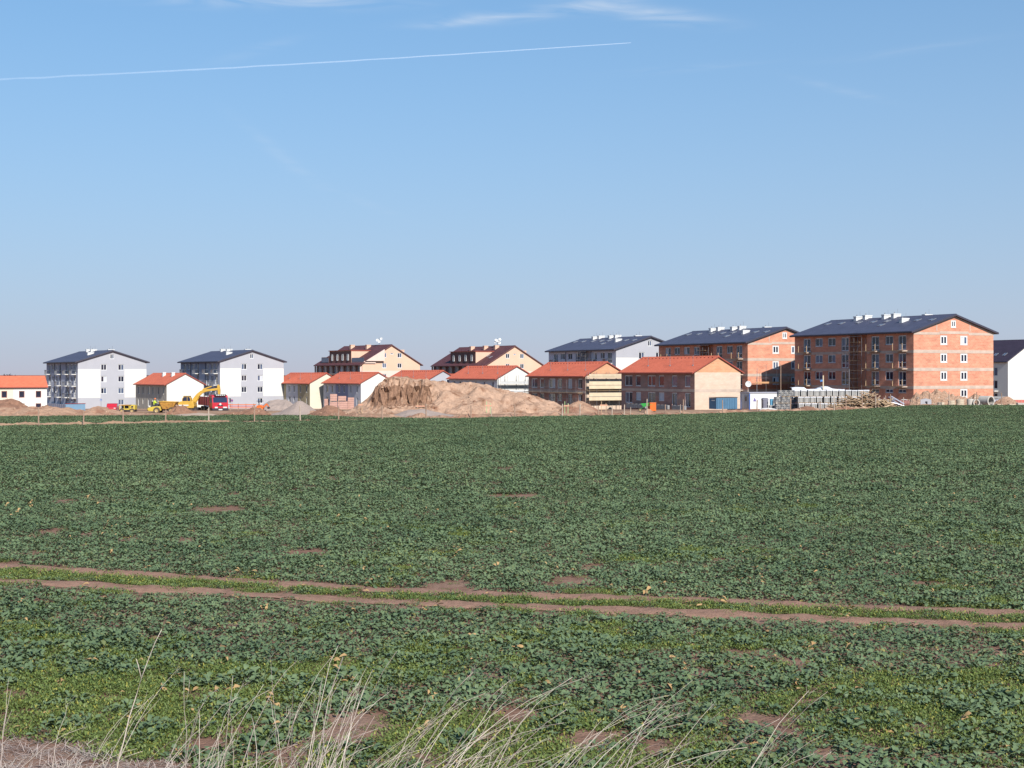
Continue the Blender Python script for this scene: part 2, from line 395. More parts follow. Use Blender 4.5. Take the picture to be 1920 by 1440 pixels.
def wall_panel(mb, W, zlo, tops, holes, xf, matf, depth=0.22, xb=(), zb=()):
    """wall from x=0..W, bottom zlo, top = upper envelope 'tops' [(x,z),...]; holes cut right through with reveals"""
    X = sorted(set([0, W] + [t[0] for t in tops] + [h[0] for h in holes] + [h[1] for h in holes] + [x for x in xb if 0 < x < W]))
    zt = max(t[1] for t in tops)
    Z = sorted(set([zlo, zt] + [h[2] for h in holes] + [h[3] for h in holes] + list(zb)))
    Z = [z for z in Z if zlo <= z <= zt]
    for x0, x1 in zip(X, X[1:]):
        if x1 - x0 < 1e-4: continue
        t0, t1 = interp(tops, x0 + 1e-5), interp(tops, x1 - 1e-5)
        for z0, z1 in zip(Z, Z[1:]):
            if z1 - z0 < 1e-4: continue
            xc, zc = (x0 + x1) / 2, (z0 + z1) / 2
            if any(h[0] < xc < h[1] and h[2] < zc < h[3] for h in holes): continue
            poly = clip([(x0, z0), (x1, z0), (x1, z1), (x0, z1)], lambda p: t0 + (t1 - t0) * (p[0] - x0) / (x1 - x0) - p[1] + 1e-6)
            if len(poly) >= 3: mb.face([xf(p[0], p[1], 0) for p in poly], matf(xc, zc))
    for h in holes:
        dp = h[4] if len(h) > 4 else depth
        m = matf((h[0] + h[1]) / 2, (h[2] + h[3]) / 2)
        c = [(h[0], h[2]), (h[1], h[2]), (h[1], h[3]), (h[0], h[3])]
        for i in range(4):
            a, b = c[i], c[(i + 1) % 4]
            mb.face([xf(a[0], a[1], 0), xf(b[0], b[1], 0), xf(b[0], b[1], dp), xf(a[0], a[1], dp)], m)
        if len(h) > 4:   # deep recess gets a back wall
            mb.face([xf(p[0], p[1], dp) for p in c], m)
GX = lambda x, z, d: (x, d, z)           # gable side, seen from -y
WIN = {}
def window_meshes(w, h, style):
    k = (round(w, 2), round(h, 2), style)
    if k in WIN: return WIN[k]
    f = {'thick': 0.24, 'slim': 0.13, 'french': 0.14, 'single': 0.12, 'door': 0.13}[style]
    f = min(f, w * 0.22); mid = 0.5 if style in ('thick', 'slim', 'french', 'door') else None
    mb = MB(); d0, d1 = (-0.03, 0.09)
    mb.box(0, d0, 0, f, d1, h); mb.box(w - f, d0, 0, w, d1, h); mb.box(f, d0, 0, w - f, d1, f); mb.box(f, d0, h - f, w - f, d1, h)
    panes = []
    mw = f * (0.9 if style == 'thick' else 0.8)
    cols = [(f, w - f)]
    if mid and w > 0.75:
        mb.box(w/2 - mw/2, d0 + 0.004, f, w/2 + mw/2, d1 - 0.004, h - f); cols = [(f, w/2 - mw/2), (w/2 + mw/2, w - f)]
    rows = [(f, h - f)]
    if style == 'french':
        zt = h * 0.36
        for c in cols: mb.box(c[0], d0 + 0.008, zt - 0.05, c[1], d1 - 0.008, zt + 0.05)
        rows = [(f, zt - 0.05), (zt + 0.05, h - f)]
    mb.box(-0.05, -0.10, -0.05, w + 0.05, 0.0, -0.002)      # sill
    fm = mb.mesh('window', M_frame)
    for c in cols:
        for r in rows: panes.append((c[0], r[0], c[1] - c[0], r[1] - r[0]))
    pm = []
    for p in panes:
        q = MB(); g = 0.0
        if style == 'thick' and p[3] > 0.5:      # rounded heads on the wide white surrounds
            aw = p[2]; pts = [(0, 0), (aw, 0), (aw, p[3] - 0.14), (aw * 0.72, p[3] - 0.02), (aw * 0.28, p[3] - 0.02), (0, p[3] - 0.14)]
            q.prism(pts, 1, -0.036, 0.055)
        else: q.box(0, 0.03, 0, p[2], 0.055, p[3])
        pm.append((p, q))
    sets = []
    for gm in (M_glass, M_glassb, M_blind): sets.append([(p, q.mesh('pane', gm)) for p, q in pm])
    WIN[k] = (fm, sets); return WIN[k]
def window(parent, side, a0, a1, z0, z1, style, inset=0.10, glass=None, name='window', off=0.0):
    w, h = round(abs(a1 - a0), 2), round(z1 - z0, 2)
    fm, sets = window_meshes(w, h, style)
    lo = min(a0, a1)
    if side == 'g': o = link(name, fm, parent, (lo, inset + off, z0))
    else: o = link(name, fm, parent, (inset + off, lo + w, z0), (0, 0, -math.pi / 2))
    for i in range(len(sets[0])):
        g = glass if glass is not None else (0 if random.random() < 0.68 else 1)
        if glass is None and random.random() < 0.05: g = 2
        p, me = sets[g][i]; link('pane', me, o, (p[0], 0, p[1]))
    return o
def roof_section(W, He, tan, t, e):
    zr = He + tan * W / 2
    return [(-e, He - e * tan), (W / 2, zr), (W + e, He - e * tan), (W + e, He - e * tan + t), (W / 2, zr + t), (-e, He - e * tan + t)]
def gable_roof(parent, W, L, He, tan, t, e, g, m, trim):
    mb = MB(); sec = roof_section(W, He, tan, t, e)
    # top surface separate from the soffit and edges so each keeps its own material
    n = len(sec); A = [(p[0], -g, p[1]) for p in sec]; B = [(p[0], L + g, p[1]) for p in sec]
    mb.face([A[5], A[4], B[4], B[5]], 0); mb.face([A[4], A[3], B[3], B[4]], 0)
    mb.face([A[0], A[1], B[1], B[0]], 1); mb.face([A[1], A[2], B[2], B[1]], 1)
    mb.face([A[0], B[0], B[5], A[5]], 1); mb.face([A[2], A[3], B[3], B[2]], 1)
    mb.face([A[0], A[5], A[4], A[1]], 1); mb.face([A[1], A[4], A[3], A[2]], 1)
    mb.face([B[0], B[1], B[4], B[5]], 1); mb.face([B[1], B[2], B[3], B[4]], 1)
    r = mb.build('roof', [m, trim], parent)
    c = MB(); zr = He + tan * W / 2 + t
    c.prism([(W/2 - 0.16, zr - 0.16 * tan + 0.004), (W/2, zr + 0.07), (W/2 + 0.16, zr - 0.16 * tan + 0.004)], 1, -g - 0.01, L + g + 0.01)
    c.build('ridge_cap', m, r)
    gt = MB(); gz = He - e * tan + t
    gt.tube([(-e - 0.06, -g, gz - 0.14), (-e - 0.06, L + g, gz - 0.14)], 0.07, 6)
    gt.build('gutter', trim, r)
    return r
def chimney(roof, u, v, W, He, tan, t, wu=1.5, wv=0.75, h=0.95, m=None, rod=True):
    zbase = He + t + tan * (u if u < W / 2 else W - u)
    mb = MB(); lo = zbase - 0.5
    top = zbase + h
    mb.box(u - wu/2, v - wv/2, lo, u + wu/2, v + wv/2, top)
    mb.box(u - wu/2 - 0.06, v - wv/2 - 0.06, top - 0.12, u + wu/2 + 0.06, v + wv/2 + 0.06, top + 0.05)
    o = mb.build('chimney', m or M_chim, roof)
    if rod:
        q = MB(); q.tube([(u - wu*0.2, v, top - 0.1), (u - wu*0.2, v, top + 0.35)], 0.08, 6); q.build('flue', M_steel, o)
        q = MB(); q.tube([(u + wu*0.25, v, top - 0.1), (u + wu*0.25, v, top + 0.9)], 0.025, 4); q.build('lightning_rod', M_steel, o)
    return o
def skylight(roof, u, v, He, tan, t, w=0.85, l=1.2):
    al = math.atan(tan); mb = MB()
    mb.box(-l/2, -w/2, -0.02, l/2, -w/2 + 0.09, 0.10); mb.box(-l/2, w/2 - 0.09, -0.02, l/2, w/2, 0.10)
    mb.box(-l/2, -w/2 + 0.09, -0.02, -l/2 + 0.09, w/2 - 0.09, 0.10); mb.box(l/2 - 0.09, -w/2 + 0.09, -0.02, l/2, w/2 - 0.09, 0.10)
    o = mb.build('skylight', M_steel, roof, (u, v, He + t + tan * u), (0, -al, 0))
    g = MB(); g.box(-l/2 + 0.09, -w/2 + 0.09, 0.0, l/2 - 0.09, w/2 - 0.09, 0.07); g.build('pane', M_glassb, o)
    return o

# ---------------------------------------------------------------- four-storey apartment blocks (one design, five of them)
BW, BL, BHe, BT, BE, BG = 17.0, 31.0, 12.0, 0.30, 0.75, 0.5
BTAN = (14.95 - BT - BHe) / (BW / 2)
FR1 = Frame(1713, 231, 0.2, 26)
SLAB = (3.2, 6.1, 9.0)
fv = lambda c: FR1.v(1400 + c / 6)
FCOLS = [('french', 640, 720), ('slim', 772, 855), ('slim', 915, 1000), ('french', 1065, 1148), ('french', 1403, 1490), ('slim', 1560, 1648), ('french', 1706, 1795)]
FCOLS = [(s, fv(b), fv(a)) for s, a, b in FCOLS]
RECESS = (fv(1352), fv(1160))
gu = lambda c: FR1.u(1600 + c / 6)
GCOLS = [(gu(980), gu(1057)), (gu(1205), gu(1285))]
ATT = (gu(1100), gu(1155))
CHIM = [(1220, 118), (1365, 88), (1535, 98), (1690, 70), (1735, 138)]
CHIM = [FR1.on_plane(1400 + x / 6 + 6, 580 + y / 6, BHe + BT, BTAN) for x, y in CHIM]
SKYL = [(912, 167), (1068, 158), (1262, 150), (1425, 143), (1513, 178), (1580, 135), (1922, 122), (2085, 117)]
SKYL = [FR1.on_plane(1400 + x / 6, 580 + y / 6, BHe + BT, BTAN) for x, y in SKYL]
def apartment_block(label, px, D, zb, deg, kind, chimneys='row'):
    fr = Frame(px, D, zb, deg); brick = kind == 'brick'
    b = empty('apartment_block', (fr.X0, fr.D0, zb), fr.a, label, 'apartment building')
    tops_g = [(0, BHe), (BW / 2, BHe + BTAN * BW / 2), (BW, BHe)]
    holes_g = [(c[0], c[1], s + 0.95, s + 2.45) for s in SLAB for c in GCOLS] + [(GCOLS[1][0], GCOLS[1][1], 1.35, 2.75), (ATT[0], ATT[1], 12.75, 13.95)]
    holes_f = [(c[1], c[2], s + (0.12 if c[0] == 'french' else 1.0), s + 2.45) for s in SLAB for c in FCOLS]
    holes_f += [(c[1], c[2], 2.1, 2.75) for c in FCOLS[4:]]
    rec = (RECESS[0], RECESS[1], 0.2, 11.9, 1.6)
    if brick or kind == 'white_scaffold': holes_f.append(rec)
    mats = [M_brick] if brick else [M_greywall, M_whitewall, M_grey_and_shade, M_facade]
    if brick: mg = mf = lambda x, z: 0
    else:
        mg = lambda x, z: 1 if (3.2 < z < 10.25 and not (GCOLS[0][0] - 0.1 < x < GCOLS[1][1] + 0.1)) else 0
        mf = lambda x, z: (2 if z > 9.3 and kind != 'white_scaffold' else 3)  # top floor of finished blocks coloured darker to paint in the eave's shadow
    mb = MB(); zl = -2.0
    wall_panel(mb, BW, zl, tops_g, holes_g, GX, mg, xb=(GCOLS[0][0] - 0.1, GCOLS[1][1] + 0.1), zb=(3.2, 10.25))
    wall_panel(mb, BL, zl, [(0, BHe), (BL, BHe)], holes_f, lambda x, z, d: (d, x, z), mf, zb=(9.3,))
    wall_panel(mb, BW, zl, tops_g, [], lambda x, z, d: (x, BL - d, z), lambda x, z: 0)
    wall_panel(mb, BL, zl, [(0, BHe), (BL, BHe)], [], lambda x, z, d: (BW - d, x, z), lambda x, z: 0)
    mb.build('wall', mats, b)
    if brick:
        def band(mk):
            q = MB(); mk(q); q.build('concrete_band', M_conc, b)
        for s in SLAB:
            band(lambda q: q.box(0, -0.03, s - 0.42, BW, 0.02, s + 0.10))
            q = MB(); y0 = 0.0
            for y1, y2 in ((0.0, RECESS[0]), (RECESS[1], BL)): q.box(-0.03, y1, s - 0.42, 0.02, y2, s + 0.02)
            q.build('concrete_band', M_conc, b)
        band(lambda q: q.box(0, -0.03, 11.55, GCOLS[0][0] - 0.2, 0.02, 11.95))
        band(lambda q: q.box(GCOLS[1][1] + 0.2, -0.03, 11.55, BW, 0.02, 11.95))
        band(lambda q: q.box(GCOLS[0][0] - 0.2, -0.032, 11.70, GCOLS[1][1] + 0.2, 0.02, 12.15))
        for sg in (0, 1):
            def mk(q):
                x0, z0, x1, z1 = (0, BHe, BW/2, BHe + BTAN*BW/2) if sg == 0 else (BW, BHe, BW/2, BHe + BTAN*BW/2)
                q.prism([(x0, z0 - 0.35), (x1, z1 - 0.30), (x1, z1 - 0.01), (x0, z0 - 0.01)], 1, -0.028, 0.018)
            band(mk)
        for x in (gu(938), gu(1312)): band(lambda q: q.box(x - 0.09, -0.026, 12.15, x + 0.09, 0.02, BHe + BTAN * min(x, BW - x) - 0.3))
    gs = 'thick' if brick else 'slim'
    for h in holes_g: window(b, 'g', h[0], h[1], h[2], h[3], gs, inset=0.06 if brick else 0.12)
    for c in FCOLS:
        for s in SLAB: window(b, 'f', c[1], c[2], s + (0.12 if c[0] == 'french' else 1.0), s + 2.45, c[0], glass=(1 if kind == 'white_finished' and random.random() < 0.75 else None))
    for c in FCOLS[4:]: window(b, 'f', c[1], c[2], 2.1, 2.75, 'slim')
    roof = gable_roof(b, BW, BL, BHe, BTAN, BT, BE, BG, M_slate, M_trim)
    for i, p in enumerate(CHIM):
        if kind == 'white_finished' and i in (0, 3): continue
        chimney(roof, min(p.x, BW * 0.5), p.y, BW, BHe, BTAN, BT, 1.55, 0.7, h=(0.55 if brick else 0.5))
    chimney(roof, 10.5, 8.5, BW, BHe, BTAN, BT, 1.6, 0.7, 0.9)
    for p in SKYL:
        if kind != 'white_finished' and p.x < BW / 2: skylight(roof, p.x, p.y, BHe, BTAN, BT)
    # balconies
    for ci, c in enumerate(FCOLS):
        if c[0] != 'french' or (ci == 3 and kind != 'white_finished'): continue
        vc = (c[1] + c[2]) / 2
        for s in SLAB:
            bal = MB(); w = 1.25 if brick else 1.15
            bal.box(-1.15, vc - w, s - 0.16, -0.035, vc + w, s + 0.02)
            o = bal.build('balcony', M_conc if brick else M_whitewall, b)
            r = MB()
            if brick:      # temporary timber props and edge board
                for yy in (vc - w + 0.1, vc + w - 0.1): r.box(-1.1, yy - 0.05, s + 0.02, -1.0, yy + 0.05, s + 1.15)
                r.box(-1.24, vc - w - 0.4, s - 0.06, -1.155, vc + w + 0.5, s + 0.03)
                r.build('timber_edge', M_plank, o)
            else:
                for yy in np.linspace(vc - w + 0.03, vc + w - 0.03, 9): r.box(-1.14, yy - 0.02, s + 0.02, -1.10, yy + 0.02, s + 1.0)
                r.box(-1.16, vc - w, s + 1.0, -1.08, vc + w, s + 1.06)
                for yy in (vc - w + 0.02, vc + w - 0.02): r.box(-1.08, yy - 0.02, s + 0.95, -0.05, yy + 0.02, s + 1.0)
                r.build('railing', M_steel, o)
                q = MB(); q.box(-1.10, vc + w * 0.1, s + 0.06, -1.06, vc + w - 0.06, s + 0.96)
                q.build('railing_panel', (M_brownp if (ci + int(s)) % 2 else M_whitep), o)
    if not brick:
        for vv in ((RECESS[0] - 0.5), RECESS[1] + 0.6, 22.5):
            q = MB(); q.tube([(-0.08, vv, -1.0), (-0.08, vv, 11.7)], 0.07, 6); q.build('downpipe', M_trim, b)
    if kind == 'white_finished':
        q = MB()
        for k in range(14):
            y0 = 1.0 + k * 2.1
            if y0 + 1.6 > BL: break
            q.box(-1.3, y0, 0.35, -1.22, y0 + 1.9, 1.5)
        q.box(-1.25, 0.6, 0.2, -0.03, BL - 0.5, 0.36)
        q.build('garden_fence', M_grey_and_shade, b)
    return b, fr
M_brownp = flat('red_brown_panel', (0.33, 0.12, 0.10), 0.5)
M_whitep = flat('white_panel', (0.7, 0.7, 0.7), 0.5)
blk1, _ = apartment_block('nearest orange brick apartment block with dark roof, at right behind the block pallets', 1713, 231, 0.2, 26, 'brick')
blk2, fr_b2 = apartment_block('second orange brick apartment block with dark roof, partly hidden behind the nearest brick block', 1402, 266, -0.76, 26, 'brick')
blk3, fr_b3 = apartment_block('grey and white apartment block with skylights, rising behind the red-roofed brick houses', 1155, 306, -1.4, 26, 'white_scaffold')
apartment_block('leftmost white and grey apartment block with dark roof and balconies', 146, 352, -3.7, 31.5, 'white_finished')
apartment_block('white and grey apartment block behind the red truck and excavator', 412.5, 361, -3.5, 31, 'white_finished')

# scaffolding in the stair recess of the blocks
def recess_scaffold(label, fr, top_only=False):
    s = empty('stair_scaffold', (fr.X0, fr.D0, fr.zb), fr.a, label, 'scaffolding')
    rnd = random.Random(fr.X0)
    y0, y1 = RECESS[0] + 0.25, RECESS[1] - 0.2
    for y in (y0, (y0 + y1) / 2, y1):
        for x in (-0.9, -0.12):
            q = MB(); q.tube([(x, y, -0.6), (x, y, 11.3)], 0.03, 5); q.build('pole', M_steel, s)
    z = 1.4; k = 0
    while z < 11.2:
        a = y0 - 0.2 + rnd.random() * 1.5; bb = y1 + 0.2 - rnd.random() * 0.8
        q = MB(); q.box(-1.02, a, z, -0.3, bb, z + 0.06); q.build('plank', M_plank, s)
        q = MB(); q.tube([(-0.9, y0, z + 1.0), (-0.9, y1, z + 1.0)], 0.025, 5); q.build('rail', M_steel, s)
        z += 1.35 + 0.3 * rnd.random(); k += 1
    q = MB(); q.tube([(-0.9, y0, 0.2), (-0.9, y1, 5.5)], 0.025, 5); q.tube([(-0.9, y1, 5.5), (-0.9, y0, 10.8)], 0.025, 5); q.build('brace', M_steel, s)
recess_scaffold('steel scaffold with timber planks in the dark stairwell of the nearest brick block', FR1)
recess_scaffold('scaffold with one pale platform in the dark stairwell of the second brick block', fr_b2)
recess_scaffold('scaffold with orange timber showing above red roof, on the grey and white block', fr_b3)

# ---------------------------------------------------------------- two-storey red-roofed houses (one design)
HW, HL, HHe, HT, HE, HG = 8.8, 23.0, 5.75, 0.2, 0.55, 0.28
HTAN = (8.3 - HT - HHe) / (HW / 2)
FH = Frame(1302.5, 229, 0.0, 26)
hv = lambda c: FH.v(1160 + c / 6)
HUP = [(70, 155, 'slim'), (190, 247, 'single'), (325, 413, 'slim'), (450, 510, 'single'), (597, 657, 'single'), (745, 807, 'single')]
HUP = [(hv(b), hv(a), s) for a, b, s in HUP]
HDOWN = [(75, 155, 0.45, 'door'), (195, 250, 0.95, 'single'), (328, 413, 0.45, 'door'), (450, 512, 0.95, 'single'), (600, 657, 0.08, 'door'), (745, 808, 0.08, 'door')]
HDOWN = [(hv(b), hv(a), z, s) for a, b, z, s in HDOWN]
M_oldbrick = brickmat('brown_red_brick', (0.44, 0.22, 0.175), (0.50, 0.26, 0.21), (0.42, 0.30, 0.27), 0.5, 0.25, 0.02, 0.28, patch=(0.34, 0.24, 0.21))
M_paleblock = brickmat('pale_block_wall', (0.70, 0.53, 0.41), (0.74, 0.58, 0.46), (0.62, 0.49, 0.40), 0.5, 0.25, 0.015, 0.12, bump=0.1)
M_orangetri = brickmat('orange_gable_brick', (0.70, 0.34, 0.185), (0.75, 0.39, 0.22), (0.66, 0.38, 0.25), 0.5, 0.25, 0.02, 0.15)
M_cream = pmat('cream_render', (0.78, 0.70, 0.57), 0.9, 0.04, 0.5, spec=0.2, space='object')
M_olive = pmat('olive_render', (0.54, 0.46, 0.30), 0.9, 0.08, 0.5, spec=0.2, space='object', streak=0.2)
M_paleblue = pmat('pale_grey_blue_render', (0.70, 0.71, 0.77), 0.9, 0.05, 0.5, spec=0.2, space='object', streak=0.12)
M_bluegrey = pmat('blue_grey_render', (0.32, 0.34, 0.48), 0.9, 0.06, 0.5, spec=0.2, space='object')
M_beige = pmat('beige_grey_render', (0.66, 0.60, 0.51), 0.9, 0.10, 0.5, spec=0.2, space='object', streak=0.3)
M_stainwhite = pmat('stained_white_render', (0.80, 0.78, 0.73), 0.9, 0.03, 0.4, spec=0.2, space='object', col2=(0.56, 0.55, 0.55), c2pos=(0.60, 0.72), c2scale=0.35)
def row_house(label, px, D, zb, deg, gable, thirds, tri=None, lights=True, vents=False, L=HL, small_gable_window=False):
    fr = Frame(px, D, zb, deg)
    b = empty('row_house', (fr.X0, fr.D0, zb), fr.a, label, 'house')
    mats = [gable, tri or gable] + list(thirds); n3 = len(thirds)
    tops = [(0, HHe), (HW / 2, HHe + HTAN * HW / 2), (HW, HHe)]
    k = L / HL; fin = 1.0 if thirds[0] is M_oldbrick else 0.52     # finished houses have slimmer windows
    UP = [((a + c) / 2 - (c - a) / 2 * fin, (a + c) / 2 + (c - a) / 2 * fin, s if fin == 1 else 'single') for a, c, s in HUP]
    DOWN = [((a + c) / 2 - (c - a) / 2 * fin, (a + c) / 2 + (c - a) / 2 * fin, z, s if fin == 1 else 'single') for a, c, z, s in HDOWN]
    hf = [(a * k, c * k, 3.35, 5.15) for a, c, s in UP] + [(a * k, c * k, z, 2.35) for a, c, z, s in DOWN]
    mb = MB(); zl = -1.5
    hg = [(HW * 0.60, HW * 0.60 + 0.8, 5.2, 6.3)] if small_gable_window else []
    wall_panel(mb, HW, zl, tops, hg, GX, lambda x, z: 1 if z > HHe - 0.1 else 0, zb=(HHe - 0.1,))
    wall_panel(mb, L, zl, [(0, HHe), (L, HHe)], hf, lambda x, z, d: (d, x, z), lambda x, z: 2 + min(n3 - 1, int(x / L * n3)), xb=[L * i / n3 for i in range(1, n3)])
    wall_panel(mb, HW, zl, tops, [], lambda x, z, d: (x, L - d, z), lambda x, z: 0)
    wall_panel(mb, L, zl, [(0, HHe), (L, HHe)], [], lambda x, z, d: (HW - d, x, z), lambda x, z: 2)
    mb.build('wall', mats, b)
    for h in hg: window(b, 'g', h[0], h[1], h[2], h[3], 'single')
    for a, c, s in UP: window(b, 'f', a * k, c * k, 3.35, 5.15, s)
    for a, c, z, s in DOWN: window(b, 'f', a * k, c * k, z, 2.35, s, name='door' if z < 0.3 else 'window')
    roof = gable_roof(b, HW, L, HHe, HTAN, HT, HE, HG, M_redtile, M_redtrim)
    rt = lambda u: HHe + HT + HTAN * u
    if lights:      # thin vent rods with their base collars
        for v in (L * 0.12, L * 0.42, L * 0.72):
            q = MB(); u = 1.5
            q.tube([(u, v, rt(u) - 0.05), (u, v, rt(u) + 1.7)], 0.028, 5); q.lathe([(0.16, -0.1), (0.16, 0.06), (0.05, 0.16)], 8, c=(u, v, rt(u)))
            q.build('vent_rod', M_steel, roof)
        for v in np.arange(0.6, L, 1.15):
            q = MB(); u = HW / 2 - 0.55; q.box(u - 0.06, v - 0.16, rt(u) - 0.02, u + 0.1, v + 0.16, rt(u) + 0.10); q.build('vent_tile', M_redtrim, roof)
    if vents:
        for v in (L * 0.22, L * 0.5): chimney(roof, HW * 0.36, v, HW, HHe, HTAN, HT, 0.75, 0.7, 0.8, rod=False)
    return b, fr
row_house('unplastered brick house with orange-red roof beside the blue container, pale block gable', 1302.5, 229, 0.0, 26, M_paleblock, [M_oldbrick], M_orangetri)
row_house('unplastered brick house with red roof, its gable covered in boarded scaffolding', 1098, 261, -0.65, 26, M_paleblock, [M_oldbrick], M_orangetri)
row_house('red-roofed house with plain white scaffolded gable, behind the big spoil heap', 932.5, 290, -1.25, 27.5, M_whitewall, [M_paleblue])
row_house('red-roofed house with light grey gable and small gable window, behind the heap top', 797, 320, -2.1, 28, M_greywall, [M_grey_and_shade], small_gable_window=True)
row_house('red-roofed house with blue-grey middle third and bright white gable', 676.7, 335, -2.5, 29.5, M_whitewall, [M_paleblue, M_bluegrey, M_paleblue])
row_house('red-roofed house with olive and pale bands and a cream gable', 581, 355, -2.65, 31, M_cream, [M_olive, M_paleblue, M_olive])
row_house('red-roofed house with beige front, two white chimneys and stained white gable, behind the excavator', 312.5, 330, -2.75, 32, M_stainwhite, [M_beige], lights=False, vents=True)
row_house('distant red roof just showing between the white gable and the grey gable', 866, 352, -2.95, 28, M_whitewall, [M_grey_and_shade], lights=False)

# concrete courses on the two brick houses
for o in [o for o in list(COL.objects) if o.name.startswith('row_house') and 'unplastered' in o.get('label', '')]:
    q = MB(); q.box(-0.02, 0.0, 2.52, 0.03, HL, 2.95); q.build('concrete_band', M_conc, o)
    q = MB(); q.box(0.0, -0.02, 2.50, HW, 0.03, 2.95); q.build('concrete_band', M_conc, o)

# house at the far left: its long sunny side faces us
def left_house():
    D = 325; X1 = PX(88, D); a = R(26); zb = -3.2; L = 26.0; W = 9.0; He = 5.7; tan = 0.50
    ox, oy = X1 - L * math.cos(a), D - L * math.sin(a)
    b = empty('row_house', (ox, oy, zb), a, 'white and cream house with red roof at the left edge, long side facing the field', 'house')
    fr = Frame(0, 1, 0, 0); fr.X0, fr.D0, fr.zb, fr.a, fr.c, fr.s = ox, oy, zb, a, math.cos(a), math.sin(a)
    mb = MB(); cols = [fr.u(c / 6) for c in (-340, -145, 48, 245, 433)]
    holes = []
    for c in cols: holes += [(c - 0.6, c + 0.6, 3.25, 4.75), (c - 0.6, c + 0.6, 0.5, 1.95)]
    split = fr.u(150 / 6)
    wall_panel(mb, L, -1.5, [(0, He), (L, He)], holes, GX, lambda x, z: 0 if x > split else 1, xb=(split,))
    wall_panel(mb, L, -1.5, [(0, He), (L, He)], [], lambda x, z, d: (x, W - d, z), lambda x, z: 0)
    tp = [(0, He), (W / 2, He + tan * W / 2), (W, He)]
    for xx in (0, L): wall_panel(mb, W, -1.5, tp, [], lambda x, z, d: (xx, x, z), lambda x, z: 0)
    mb.build('wall', [M_whitewall, M_cream], b)
    for h in holes: 
        fm, sets = window_meshes(1.2, round(h[3] - h[2], 2), 'single')
        o = window(b, 'g', h[0], h[1], h[2], h[3], 'single', glass=0)
        o.data = o.data.copy(); o.data.materials[0] = M_brownp
    e, g, t = 0.5, 0.2, 0.2
    m = MB(); sec = roof_section(W, He, tan, t, e)
    A = [(-g, p[0], p[1]) for p in sec]; B = [(L + g, p[0], p[1]) for p in sec]
    m.face([A[5], B[5], B[4], A[4]], 0); m.face([A[4], B[4], B[3], A[3]], 0)
    for i in range(6):
        if i not in (3, 4): j = (i + 1) % 6; m.face([A[i], A[j], B[j], B[i]], 1)
    for P in (A, B): m.face([P[0], P[5], P[4], P[1]], 1); m.face([P[1], P[4], P[3], P[2]], 1)
    m.build('roof', [pmat('red_tile_roof_plain', (0.78, 0.19, 0.10), 0.7, 0.14, 1.5), M_redtrim], b)
left_house()
